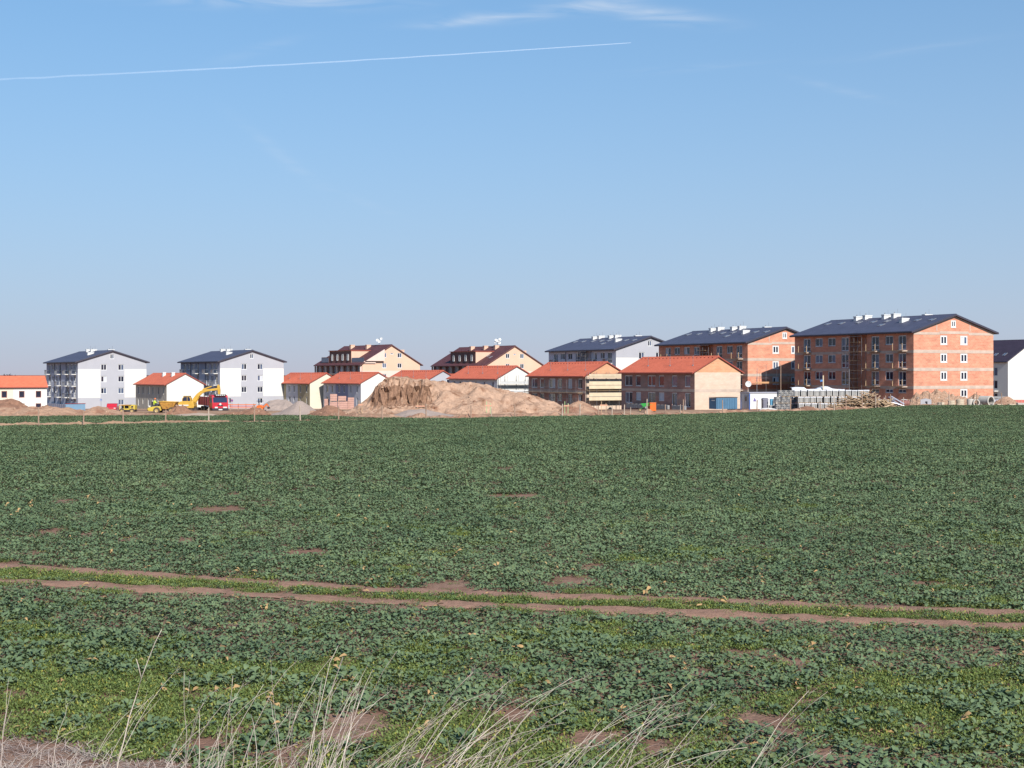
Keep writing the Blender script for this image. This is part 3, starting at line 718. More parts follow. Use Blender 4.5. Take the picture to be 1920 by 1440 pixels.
# ---------------------------------------------------------------- peach blocks with brown roofs and dormers
M_peach = pmat('peach_render', (0.78, 0.52, 0.385), 0.9, 0.05, 0.4, spec=0.2, space='object')
M_palepeach = pmat('pale_peach_render', (0.80, 0.62, 0.54), 0.9, 0.04, 0.4, spec=0.2, space='object')
M_brownclad = pmat('brown_cladding', (0.24, 0.11, 0.085), 0.7, 0.12, 1.0, space='object')
def peach_block(label, px, D, zb, deg, W, L, dormer_px, gx, first):
    fr = Frame(px, D, zb, deg); He = 12.1; t = 0.25; e = 0.8; tan = 0.587
    b = empty('apartment_block', (fr.X0, fr.D0, zb), fr.a, label, 'apartment building')
    tops = [(0, He), (W / 2, He + tan * W / 2), (W, He)]
    cols = [(fr.u(a), fr.u(c)) for a, c in gx[:2]]; sm = (fr.u(gx[2][0]), fr.u(gx[2][1]))
    hg = [(c[0], c[1], z, z + 1.35) for c in cols for z in (8.0, 11.0, 13.9)] + [(sm[0], sm[1], 14.85, 15.25)]
    hf = [(0.8 + k * L / 8, 0.8 + k * L / 8 + 2.2, z, z + 2.1) for k in range(8) for z in (6.6, 9.6)]
    mb = MB()
    wall_panel(mb, W, -1, tops, hg, GX, lambda x, z: 0 if z > 10.2 else 1, zb=(10.2,))
    wall_panel(mb, L, -1, [(0, He), (L, He)], hf, lambda x, z, d: (d, x, z), lambda x, z: 2)
    wall_panel(mb, W, -1, tops, [], lambda x, z, d: (x, L, z), lambda x, z: 0)
    wall_panel(mb, L, -1, [(0, He), (L, He)], [], lambda x, z, d: (W, x, z), lambda x, z: 0)
    mb.build('wall', [M_peach, M_palepeach, M_brownclad], b)
    for h in hg: window(b, 'g', h[0], h[1], h[2], h[3], 'slim' if h[1] - h[0] > 1.2 else 'single')
    for h in hf: window(b, 'f', h[0], h[1], h[2], h[3], 'slim')
    for k in range(9):      # white piers of the loggias
        q = MB(); y = k * L / 8 + 0.35; q.box(-0.5, y - 0.13, 6.0, -0.02, y + 0.13, He - 0.5); q.build('loggia_pier', M_palepeach, b)
    for z in (6.3, 9.3):
        q = MB(); q.box(-0.9, 0.2, z - 0.12, -0.03, L - 0.2, z + 0.12); q.build('loggia_slab', M_palepeach, b)
    roof = gable_roof(b, W, L, He, tan, t, e, 0.45, M_browntile, flat('maroon_roof_trim', (0.15, 0.06, 0.06), 0.6))
    v0, v1 = fr.v(dormer_px[1]), fr.v(dormer_px[0]); zt, zb_ = 15.9, 12.5; ub = (zt - t - He) / tan
    q = MB(); q.box(0.35, v0, 12.0, ub + 1.0, v1, zt, 1)
    q.box(0.30, v0 + 0.05, zb_, 0.348, v1 - 0.05, zt - 0.15, 0)
    q.box(0.05, v0 - 0.2, zt, ub + 1.2, v1 + 0.2, zt + 0.22, 2)
    d = q.build('dormer', [M_brownclad, M_peach, M_redtrim], b)
    for k in range(4):
        vc = v0 + (v1 - v0) * (0.14 + 0.24 * k); window(d, 'f', vc - 0.5, vc + 0.5, 13.2, 15.0, 'single', inset=0.18, glass=1)
    if first:
        q = MB(); q.box(0.3, v1 + 0.5, 12.2, 4.2, v1 + 6.0, 14.2); d2 = q.build('dormer', M_brownclad, b)
        q = MB(); q.box(0.22, v1 + 0.6, 12.7, 0.28, v1 + 5.9, 14.0); q.build('glass_railing', M_glassb, d2)
        va, vb = fr.v(680), v0 - 0.3
        q = MB(); q.box(0.4, va, 12.3, 4.0, vb, 12.9); ter = q.build('terrace', M_palepeach, b)
        q = MB(); q.box(0.35, va, 12.9, 0.39, vb, 13.9); q.build('glass_railing', M_glassb, ter)
        q = MB(); q.prism([(0.9, 12.95), (6.5, 12.95), (6.5, He + t + tan * 6.5 + 0.05), (0.9, He + t + tan * 0.9 + 0.1)], 1, va - 0.5, va - 0.1); q.build('parapet', M_palepeach, ter)
        cx = ((1082, 195), (1262, 195))
        offs = 480
    else:
        cx = ((1112, 212), (1262, 205), (1385, 200)); offs = 700
        skylight(roof, 3.2, 4.0, He, tan, t); skylight(roof, 4.0, 7.0, He, tan, t)
    for x, y in cx:
        p = fr.on_plane(offs + x / 6, 620 + y / 6, He + t, tan); chimney(roof, p.x, p.y, W, He, tan, t, 1.3, 1.0, 0.9, M_peach, rod=False)
    chimney(roof, W * 0.78, 4.0, W, He, tan, t, 1.4, 1.0, 1.5, M_peach, rod=False)
    return b, fr
def dish(mb, c, r, yaw, m=0):
    n = 12; V = [Vector((0, 0.18 * r, 0))]; Fs = []
    for k in range(n):
        a = 2 * math.pi * k / n; V.append(Vector((r * math.cos(a), -0.12 * r, r * math.sin(a))))
    for k in range(n): Fs.append((0, 1 + k, 1 + (k + 1) % n))
    Mx = Matrix.Rotation(yaw, 3, 'Z') @ Matrix.Rotation(R(-20), 3, 'X')
    mb.raw([Mx @ v + Vector(c) for v in V], Fs, m)
    tip = Mx @ Vector((0, -0.8 * r, 0)) + Vector(c); mb.tube([Mx @ Vector((0, -0.12 * r, -r * 0.9)) + Vector(c), tip], 0.03, 4, m)
def antenna(label, loc, n, h):
    o = empty('antenna_mast', loc, 0, label, 'antenna')
    q = MB(); q.tube([(0, 0, -0.6), (0, 0, h)], 0.07, 6); q.build('mast', M_steel, o)
    rnd = random.Random(n)
    for k in range(n):
        q = MB(); a = k * 2.4
        c = (0.65 * math.cos(a), -0.25, h - 0.35 - 0.55 * k * 2.2 / n); dish(q, c, 0.42, R(rnd.uniform(-40, 40)))
        q.bar((0, 0, c[2]), c, 0.05, 0.05)
        q.build('dish', M_frame, o)
pb1, fp1 = peach_block('peach block with terraces and large brown dormer, behind the red-roofed houses', 679, 400, -4.0, 30, 17.9, 33.0, (616, 656.7), ((716.7, 724.7), (745, 753.3), (732, 737.5)), True)
pb2, fp2 = peach_block('peach block with brown roof and one wide dormer, above the white scaffolded gable', 913, 410, -4.1, 28, 17.9, 36.0, (843, 890), ((948, 955.5), (975, 982.5), (962.5, 967.5)), False)
def ridge_point(fr, W, He, tan, t, px, dz=0.0):
    u = W / 2; q = (px - 960) / FPX
    v = (fr.X0 + fr.c * u - q * (fr.D0 + fr.s * u)) / (q * fr.c + fr.s)
    return (fr.X0 + fr.c * u - fr.s * v, fr.D0 + fr.s * u + fr.c * v, fr.zb + He + tan * W / 2 + t + dz)
antenna('small antenna mast with three white dishes on the roof with the terraces', ridge_point(fp1, 17.9, 12.1, 0.587, 0.25, 711), 3, 2.1)
antenna('antenna mast crowded with white dishes on the right peach block', ridge_point(fp2, 17.9, 12.1, 0.587, 0.25, 933), 6, 2.3)

# ---------------------------------------------------------------- white house at the right edge
def right_house():
    fr = Frame(1890, 330, -2.7, 26); W, L, He, t, e, tan = 16.0, 22.0, 11.0, 0.25, 0.5, 0.60
    b = empty('gable_house', (fr.X0, fr.D0, fr.zb), fr.a, 'white house with steep dark roof at the right edge, beside the nearest brick block', 'house')
    tops = [(0, He), (W / 2, He + tan * W / 2), (W, He)]
    hf = [(3.2, 5.4, z, z + 2.0) for z in (1.6, 4.6, 7.6)]; hg = [(5.6, 6.2, 10.4, 12.6)]
    mb = MB()
    wall_panel(mb, W, -1, tops, hg, GX, lambda x, z: 0)
    wall_panel(mb, L, -1, [(0, He), (L, He)], hf, lambda x, z, d: (d, x, z), lambda x, z: 0)
    wall_panel(mb, W, -1, tops, [], lambda x, z, d: (x, L, z), lambda x, z: 0)
    wall_panel(mb, L, -1, [(0, He), (L, He)], [], lambda x, z, d: (W, x, z), lambda x, z: 0)
    mb.build('wall', M_whitewall, b)
    for h in hf: window(b, 'f', h[0], h[1], h[2], h[3], 'slim')
    for h in hg: window(b, 'g', h[0], h[1], h[2], h[3], 'single')
    roof = gable_roof(b, W, L, He, tan, t, e, 0.2, brickmat('dark_purple_roof', (0.052, 0.036, 0.06), (0.062, 0.045, 0.07), (0.04, 0.03, 0.05), 0.3, 0.34, 0.03, 0.2, slope=1.8, rough=0.65), M_trim)
    q = MB(); q.box(0.6, 9.5, 11.2, 5.5, 13.5, 14.0); q.box(0.4, 9.3, 14.0, 5.8, 13.7, 14.2, 1); q.build('dormer', [M_palepeach, M_trim], b)
    skylight(roof, 2.2, 6.0, He, tan, t); skylight(roof, 2.2, 3.2, He, tan, t)
    for z in (4.2, 1.2):
        q = MB(); q.box(-1.2, 3.0, z - 0.2, -0.03, 6.0, z); bal = q.build('balcony', M_whitewall, b)
        q = MB()
        for y in np.linspace(3.05, 5.95, 10): q.box(-1.18, y - 0.02, z, -1.14, y + 0.02, z + 1.0)
        q.box(-1.19, 3.0, z + 1.0, -1.12, 6.0, z + 1.06); q.build('railing', M_steel, bal)
right_house()

# ---------------------------------------------------------------- scaffolds on the houses
M_board = pmat('weathered_board', (0.74, 0.60, 0.42), 0.85, 0.12, 1.2)
M_whiteboard = pmat('white_board', (0.78, 0.78, 0.78), 0.7, 0.06, 1.0)
def gable_scaffold(label, px, D, zb, deg, boards, mat, inner=None):
    fr = Frame(px, D, zb, deg)
    s = empty('scaffold', (fr.X0, fr.D0, zb), fr.a, label, 'scaffolding')
    for x in (0.1, 1.6, 4.2, 6.3, 8.6):
        for y in (-1.25, -0.35):
            q = MB(); q.tube([(x, y, -0.6), (x, y, 6.4)], 0.03, 5); q.build('pole', M_steel, s)
    for z0, z1 in boards:
        q = MB(); q.box(0.0, -1.34, z0, HW - 0.05, -1.29, z1); bd = q.build('side_board', mat, s)
        q = MB(); q.box(0.0, -1.28, z0 - 0.06, HW - 0.05, -0.3, z0 - 0.005); q.build('deck', M_plank, s)
        for zz in (z1 + 0.05, z0 + 0.5 * (z1 - z0)):
            q = MB(); q.tube([(0, -1.38, zz), (HW, -1.38, zz)], 0.025, 5); q.build('rail', M_steel, s)
    return s, fr
s1, fr7 = gable_scaffold('scaffold with three tiers of pale boards on the gable of the middle brick house', 1098, 261, -0.65, 26, ((1.25, 2.65), (3.35, 4.7), (5.35, 6.0)), M_board)
q = MB(); q.box(0, -0.9, 2.95, HW, -0.32, 3.3); q.build('deck', M_plank, s1)
s2, _ = gable_scaffold('scaffold with white boards on the white gable behind the spoil heap', 932.5, 290, -1.25, 27.5, ((2.9, 3.4), (4.6, 5.1)), M_whiteboard)
sf = empty('scaffold', (fr7.X0, fr7.D0, fr7.zb), fr7.a, 'pole scaffold along the window side of the middle brick house', 'scaffolding')
for c in (200, 290, 385, 480, 580, 680, 785):
    v = fr7.v(960 + c / 6)
    for x in (-1.2, -0.35):
        q = MB(); q.tube([(x, v, -0.5), (x, v, 4.9)], 0.03, 5); q.build('pole', M_steel, sf)
q = MB(); q.box(-1.3, 0.5, 2.55, -0.3, HL - 0.4, 2.62); q.build('deck', M_plank, sf)
for z in (3.1, 3.6, 1.5):
    q = MB(); q.tube([(-1.2, 0.4, z), (-1.2, HL - 0.3, z)], 0.025, 5); q.build('rail', M_steel, sf)
for c0, c1 in ((680, 785), (385, 290)):
    q = MB(); q.tube([(-1.22, fr7.v(960 + c0 / 6), 2.6), (-1.22, fr7.v(960 + c1 / 6), 0.3)], 0.025, 5); q.build('brace', M_steel, sf)
# timber platform along the gable of the second brick block
ps = empty('scaffold', (fr_b2.X0, fr_b2.D0, fr_b2.zb), fr_b2.a, 'long timber platform on poles across the lower gable of the second brick block', 'scaffolding')
M_orwood = pmat('orange_timber', (0.60, 0.33, 0.17), 0.8, 0.2, 1.5)
q = MB(); q.box(0.1, -2.2, 4.35, 17.2, -0.3, 4.43); q.build('deck', M_orwood, ps)
q = MB(); q.box(0.1, -2.26, 4.44, 17.2, -2.2, 4.72); q.build('edge_board', M_orwood, ps)
for u in (0.5, 2.6, 5.0, 7.6, 10.4, 13.2, 16.6):
    q = MB(); q.tube([(u, -2.1, -0.6), (u, -2.1, 4.3 + (3.6 if u in (2.6, 5.0) else 1.2))], 0.035, 5); q.build('pole', M_steel, ps)
q = MB(); q.tube([(0.2, -2.15, 5.4), (17.0, -2.15, 5.4)], 0.025, 5); q.build('rail', M_steel, ps)

# ---------------------------------------------------------------- heaps of earth, gravel and rubble
M_earth = pmat('tan_earth', (0.46, 0.29, 0.20), 0.95, 0.22, 1.6, bump=1.0, bscale=5, spec=0.1, col2=(0.32, 0.165, 0.11), c2pos=(0.47, 0.62), c2scale=0.45, bdist=0.12)
M_heap = pmat('mixed_spoil', (0.50, 0.325, 0.23), 0.95, 0.25, 1.4, bump=1.0, bscale=4, spec=0.1, col2=(0.27, 0.14, 0.085), c2pos=(0.50, 0.66), c2scale=0.55, bdist=0.15)
M_dkearth = pmat('brown_earth', (0.31, 0.17, 0.115), 0.95, 0.25, 2.0, bump=1.0, bscale=6, spec=0.1, bdist=0.1)
M_gravel = pmat('grey_gravel', (0.40, 0.315, 0.275), 0.95, 0.12, 4.0, bump=0.5, bscale=16, spec=0.15)
M_sand = pmat('pale_sand', (0.49, 0.37, 0.295), 0.95, 0.10, 2.0, bump=0.4, bscale=12, spec=0.1)
M_rubble = pmat('rubble', (0.44, 0.28, 0.195), 0.95, 0.35, 4.0, bump=1.0, bscale=7, spec=0.1, col2=(0.54, 0.45, 0.38), c2pos=(0.58, 0.66), c2scale=2.2, bdist=0.12)
M_moist_and_shade = pmat('moist_soil_and_cleft_shade', (0.31, 0.18, 0.12), 0.95, 0.3, 2.5, bump=1.0, bscale=6, spec=0.1, bdist=0.12)
def fbm(x, y, z=0.0, o=4):
    s = 0.0; a = 1.0
    for k in range(o): s += a * noise.noise(Vector((x, y, z + k * 7.3))); x *= 2.1; y *= 2.1; a *= 0.5
    return s
def heap(name, label, cat, D, prof, df, db, mat, rough=0.18, res=0.3, seed=0.0, cliff=None, group=None, freq=0.7):
    P = [(PX(px, D), max(0.0, PZ(py, D) - zg(PX(px, D), D))) for px, py in prof]
    x0, x1 = P[0][0] - 0.5, P[-1][0] + 0.5; Hm = max(p[1] for p in P)
    nx = int((x1 - x0) / res) + 2; ny = int((df + db + 2) / res) + 2
    V = np.zeros((ny, nx, 3)); keep = np.zeros((ny, nx), bool)
    for j in range(ny):
        y = D - df - 1 + j * res
        for i in range(nx):
            x = x0 + i * res; H = interp(P, x) if P[0][0] <= x <= P[-1][0] else 0.0
            k = 0.35 + 0.65 * H / Hm if Hm else 1
            t = (y - D) / ((df if y < D else db) * k) + 0.18 * fbm(x * 0.35, y * 0.35, seed + 3, 2)
            f = 1.04 - math.sqrt(t * t + 0.0016)
            cl = 0.0
            if cliff and y < D + 0.5:
                cl = sstep((x - cliff[0]) / 1.2) * sstep((cliff[1] - x) / 2.5)
                if cl > 0:      # dug-away vertical face with fallen clods at its foot
                    tt = (D - y) / (df * k); steep = 1.0 - sstep((tt - 0.30) / 0.16) * 0.74 - max(0, (tt - 0.46)) * 0.5
                    f = f * (1 - cl) + cl * min(steep, 1.0)
            h = H * f + (rough * fbm(x * freq, y * freq, seed, 5)) * min(1, H * 1.2)
            px_, py_ = x, y
            if cl > 0 and 0.15 < f < 1.0:
                py_ = y + cl * 0.75 * fbm(x * 1.3, h * 1.5, seed + 9, 4) - cl * 0.25 * abs(fbm(x * 2.6, h * 3.0, seed + 2, 3)); h += cl * 0.22 * fbm(x * 2.2, y * 2.2, seed + 5, 4)
                px_ = x + cl * 0.25 * fbm(x * 1.7, h * 2.1, seed + 21, 3)
            keep[j, i] = h > -0.05
            V[j, i] = (px_, py_, zg(x, y) + max(h, -0.25))
    Fs = []
    for j in range(ny - 1):
        for i in range(nx - 1):
            if keep[j, i] or keep[j+1, i] or keep[j, i+1] or keep[j+1, i+1]: a = j * nx + i; Fs.append((a, a + 1, a + nx + 1, a + nx))
    me = bpy.data.meshes.new(name); me.from_pydata([tuple(p) for p in V.reshape(-1, 3)], [], Fs); me.materials.append(mat)
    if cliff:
        me.materials.append(M_moist_and_shade)  # dark patches stand for moist soil and painted shade under overhanging clods
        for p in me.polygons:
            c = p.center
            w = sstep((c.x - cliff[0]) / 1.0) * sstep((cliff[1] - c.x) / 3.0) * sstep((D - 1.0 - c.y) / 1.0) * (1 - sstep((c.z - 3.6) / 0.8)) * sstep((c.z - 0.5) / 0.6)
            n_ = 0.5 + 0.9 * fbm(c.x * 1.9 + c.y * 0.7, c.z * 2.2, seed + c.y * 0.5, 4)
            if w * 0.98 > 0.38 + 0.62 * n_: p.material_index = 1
    me.update()
    return tag(link(name, me), label, cat, group)
heap('earth_heap', 'dark brown earth heap at the left edge in front of the white and cream house', 'earth heap', 215, [(-90, 768), (-60, 758), (-20, 750), (22, 747.5), (40, 755), (55, 764), (62, 770)], 4.5, 5, M_dkearth, 0.25, seed=1)
heap('earth_heap', 'long tan earth bank at the left edge along the field', 'earth heap', 190, [(-160, 776), (-60, 766), (0, 764), (30, 766), (60, 762), (90, 763), (130, 765), (150, 769), (165, 775), (170, 778)], 5, 5, M_earth, 0.35, 0.3, seed=2)
heap('earth_heap', 'small brown earth hump behind the tan bank, next to the blue skip', 'earth heap', 203, [(75, 772), (82, 762), (88, 758), (95, 763), (102, 772)], 2, 2.5, M_dkearth, 0.15, seed=3)
heap('earth_heap', 'low tan earth bank in front of the leftmost white block', 'earth heap', 192, [(150, 777), (163, 768), (178, 762), (195, 764), (205, 768), (230, 772), (262, 774), (290, 777)], 4, 5, M_earth, 0.3, seed=4)
heap('earth_heap', 'brown heap of clods and roots beside the yellow dumper', 'earth heap', 189, [(308, 778), (322, 767), (337, 758.5), (346, 762), (356, 770), (378, 775), (392, 778)], 3, 3.5, M_dkearth, 0.4, 0.2, seed=5, freq=1.6)
heap('sand_heap', 'flat pale sand spread below the excavator', 'sand', 184, [(312, 781), (340, 776), (370, 774), (398, 776), (420, 781)], 2.5, 3, M_sand, 0.12, seed=6)
heap('earth_heap', 'brown earth heap right of the red truck', 'earth heap', 188, [(396, 779), (420, 774), (450, 772), (466, 768), (478, 764.5), (492, 768), (505, 775), (512, 779)], 3, 4, M_dkearth, 0.25, seed=7)
heap('gravel_heap', 'broad grey gravel heap in front of the olive and cream house', 'gravel heap', 216, [(484, 769), (496, 757), (508, 750), (522, 748), (538, 750), (552, 758), (566, 769)], 4, 5, M_gravel, 0.25, seed=8)
heap('gravel_heap', 'pointed pale gravel cone between the broad gravel heap and the brown cone', 'gravel heap', 189, [(496, 779), (525, 772), (545, 761), (557, 753), (565, 752), (578, 760), (592, 770), (604, 778)], 4, 5, M_gravel, 0.08, seed=9)
heap('earth_heap', 'brown earth cone in front of the stacked pink bricks', 'earth heap', 186, [(570, 780), (588, 772), (606, 763), (616, 760), (628, 762), (642, 771), (662, 778), (680, 780)], 4, 4, M_dkearth, 0.2, seed=10)
BIG = [(632, 775), (650, 769), (668, 761), (690, 750), (699, 737), (706, 727), (714, 719), (728, 711), (745, 707.5), (765, 710), (779, 713.5), (795, 712), (815, 714), (835, 716.5), (860, 719.5), (880, 718), (890, 716.5), (905, 719), (930, 726), (950, 731), (965, 735), (985, 736), (1000, 741), (1020, 748), (1040, 757), (1060, 765), (1080, 773)]
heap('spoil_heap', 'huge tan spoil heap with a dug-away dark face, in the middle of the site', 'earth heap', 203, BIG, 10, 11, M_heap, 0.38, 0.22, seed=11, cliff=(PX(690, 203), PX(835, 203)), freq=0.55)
heap('earth_heap', 'rounded tan heap at the foot of the boarded scaffold', 'earth heap', 200, [(1040, 773), (1060, 761), (1075, 755), (1087, 752.5), (1100, 757), (1118, 766), (1130, 774)], 4, 4, M_earth, 0.25, seed=12)
heap('gravel_heap', 'flat mauve-grey gravel heap at the foot of the huge spoil heap', 'gravel heap', 180, [(718, 783), (745, 776), (765, 768), (790, 767), (810, 770), (830, 775), (860, 779), (884, 783)], 4, 3, M_gravel, 0.07, seed=13)
heap('earth_heap', 'small brown earth heap in front of the grey block pallets', 'earth heap', 211, [(1478, 771), (1495, 765), (1510, 761), (1522, 763), (1534, 768), (1542, 771)], 2.5, 3, M_dkearth, 0.12, seed=14)
heap('rubble_heap', 'long rubble heap against the sunny gable of the nearest brick block', 'rubble heap', 227.5, [(1688, 764), (1702, 748), (1718, 739), (1735, 735), (1755, 731.5), (1768, 735), (1782, 741), (1800, 742), (1815, 746), (1829, 738), (1840, 741), (1858, 755), (1872, 765)], 3.2, 2.2, M_rubble, 0.5, 0.22, seed=15, freq=1.2)
heap('earth_heap', 'smooth tan heap right of the big concrete pipe', 'earth heap', 227, [(1852, 764), (1868, 752), (1884, 744), (1894, 744), (1905, 752), (1914, 763)], 3, 3, M_earth, 0.12, seed=16)
# uneven low bank where the crop ends
BANK = []
px = 560
while px < 1760: BANK.append((px, edge_px(px) + 1.4)); px += 4
V = []; Fs = []
for i, (px, D) in enumerate(BANK):
    amp = 0.45 + 0.5 * noise.noise(Vector((px * 0.035, 8, 1)))
    for k, (dy, h) in enumerate(((-1.3, -0.06), (-0.6, 0.45), (0.2, 1.0), (1.4, 0.8), (3.2, 0.5), (5.5, -0.06))):
        hh = max(0.03, amp) * h * (0.75 + 0.6 * noise.noise(Vector((px * 0.11, k * 1.7, 3)))) if h > 0 else h
        x = PX(px, D + dy); V.append((x, D + dy, zg(x, D + dy) + hh))
for i in range(len(BANK) - 1):
    for k in range(5): a = i * 6 + k; Fs.append((a, a + 6, a + 7, a + 1))
me = bpy.data.meshes.new('earth_verge'); me.from_pydata(V, [], Fs); me.materials.append(M_earth); me.update()
link('earth_verge', me)['kind'] = 'structure'
# ---------------------------------------------------------------- fence posts between field and site
POSTS = [  # px, top y, base y, label
 (-14, 768, 803, None), (73, 764, 800, 'weathered fence post in front of the white and cream house at far left'),
 (156, 768, 797, 'fence post standing just below the blue skip'),
 (231, 769, 795, 'fence post in front of the small yellow tractor'),
 (310, 768, 793, 'fence post in front of the yellow dumper'),
 (391, 764, 792, 'light timber fence post in front of the red truck'),
 (477, 759, 790, 'fence post in front of the orange mini digger and its brown heap'),
 (563, 760, 789, 'fence post in front of the pointed pale gravel cone'),
 (635, 762, 788, 'fence post in front of the brown earth cone'),
 (717, 760, 788, 'fence post left of the flat mauve-grey gravel heap'),
 (799, 757, 786, 'fence post in front of the flat mauve-grey gravel heap'),
 (883, 760, 784, 'fence post just right of the flat mauve-grey gravel heap'),
 (922, 757, 778, 'short stake in front of the right slope of the huge spoil heap'),
 (965, 758, 783, 'fence post below the right end of the huge spoil heap'),
 (1054, 757, 781, 'first of two fence posts flanking the rounded tan heap'),
 (1087, 757, 780, 'second of two fence posts flanking the rounded tan heap'),
 (1122, 760, 779, 'fence post at the left end of the boarded scaffold'),
 (1147, 759, 779, 'fence post in the middle of the boarded scaffold foot'),
 (1170, 757, 778, 'fence post at the gap between the two unplastered brick houses'),
 (1182, 762, 778, 'thin stake left of the green wheelbarrow'),
 (1213, 748, 779, 'tall pale fence post beside the green wheelbarrow and orange box'),
 (1248, 758, 778, 'fence post right of the orange box'),
 (1275, 757, 777, 'thin stake in front of the middle door of the nearer brick house'),
 (1281, 747, 776, 'tall fence post at the rightmost door of the nearer brick house'),
 (1355, 750, 776, 'fence post in front of the blue container'),
 (1419, 750, 774, 'fence post in front of the white site cabin'),
 (1482, 747, 772, 'broad fence post at the left end of the grey block pallets'),
 (1538, 752, 772, 'fence post in front of the lowest row of striped pallets'),
 (1564, 742, 771, 'tall fence post where pallets meet the timber pile'),
 (1586, 750, 770, 'fence post over the left part of the timber pile'),
 (1617, 740, 769, 'tall fence post in front of the middle of the timber pile'),
 (1642, 744, 768, 'fence post over the right part of the timber pile'),
 (1660, 744, 767, 'left of the two posts by the grey metal scraps'),
 (1669, 742, 767, 'right of the two posts by the grey metal scraps'),
 (1694, 748, 766, 'fence post by the brown ribbed drum'),
 (1780, 737, 764, 'fence post in front of the long rubble heap'),
 (1831, 736, 763, 'fence post in front of the small open concrete ring'),
 (1878, 738, 763, 'fence post right of the big open concrete pipe'),
]
rnd = random.Random(3)
for px, yt, yb, lab in POSTS:
    if lab is None: continue
    D = min(CAM_H * FPX / (yb - HOR), edge_px(px) + 0.3); x = PX(px, D); h = (yb - yt) / FPX * D
    thin = 'stake' in lab; r = (0.045 if thin else 0.075) * (1.25 if 'broad' in lab else 1.0)
    z0 = zg(x, D)
    q = MB(); lean = rnd.uniform(-0.09, 0.09)
    n = 5; pts = [(lean * t + 0.015 * rnd.uniform(-1, 1), 0.02 * rnd.uniform(-1, 1), -0.4 + (h + 0.4) * t) for t in [i / (n - 1) for i in range(n)]]
    q.tube(pts, [r * (1.08 - 0.16 * i / (n - 1)) for i in range(n)], 8)
    m = pmat('pale_post_timber', (0.52, 0.42, 0.34), 0.9, 0.2, 3.0) if ('pale' in lab or 'light' in lab or rnd.random() < 0.3) else M_postwood
    o = q.build('fence_post', m, None, (x, D, z0))
    tag(o, lab, 'fence post', 'posts along the field edge')

# ---------------------------------------------------------------- paints
M_yellow = flat('machine_yellow', (0.68, 0.40, 0.06), 0.4, spec=0.5, var=0.15)
M_yellowb = flat('bright_yellow', (0.66, 0.48, 0.07), 0.4, spec=0.5, var=0.12)
M_orange = flat('orange_paint', (0.78, 0.16, 0.025), 0.45, var=0.12)
M_redp = flat('truck_red', (0.58, 0.03, 0.05), 0.3, spec=0.5, var=0.1)
M_dkred = flat('dump_body_red', (0.22, 0.03, 0.045), 0.5, var=0.2)
M_dark = flat('dark_machine_parts', (0.03, 0.028, 0.04), 0.6)
M_rust = pmat('worn_yellow_steel', (0.60, 0.31, 0.07), 0.7, 0.25, 3.0, col2=(0.30, 0.13, 0.06), c2pos=(0.52, 0.66), c2scale=2.5, space='object')
M_tyre = flat('dusty_tyre', (0.10, 0.075, 0.06), 0.9, var=0.25)
M_rim = flat('wheel_rim', (0.50, 0.36, 0.16), 0.5)
M_cabglass = pmat('vehicle_glass', (0.03, 0.04, 0.08), 0.06, 0.2, 1.0, spec=0.6)
M_lamp = flat('lamp_glass', (0.75, 0.75, 0.72), 0.2)
M_blue = flat('container_blue', (0.085, 0.19, 0.31), 0.5, var=0.12)
M_dkblue = flat('frame_blue', (0.05, 0.13, 0.42), 0.45)
def wheel(parent, x, y, z, r, w, axis='x'):
    q = MB(); q.lathe([(r * 0.55, -w/2), (r * 0.94, -w/2), (r, -w * 0.32), (r, w * 0.32), (r * 0.94, w/2), (r * 0.55, w/2)], 18, axis)
    o = q.build('wheel', M_tyre, parent, (x, y, z))
    p = MB(); p.lathe([(0.001, -w * 0.36), (r * 0.2, -w * 0.42), (r * 0.3, -w * 0.30), (r * 0.56, -w * 0.44), (r * 0.56, w * 0.44), (r * 0.3, w * 0.30), (r * 0.2, w * 0.42), (0.001, w * 0.36)], 14, axis)
    p.build('rim', M_rim, o); return o

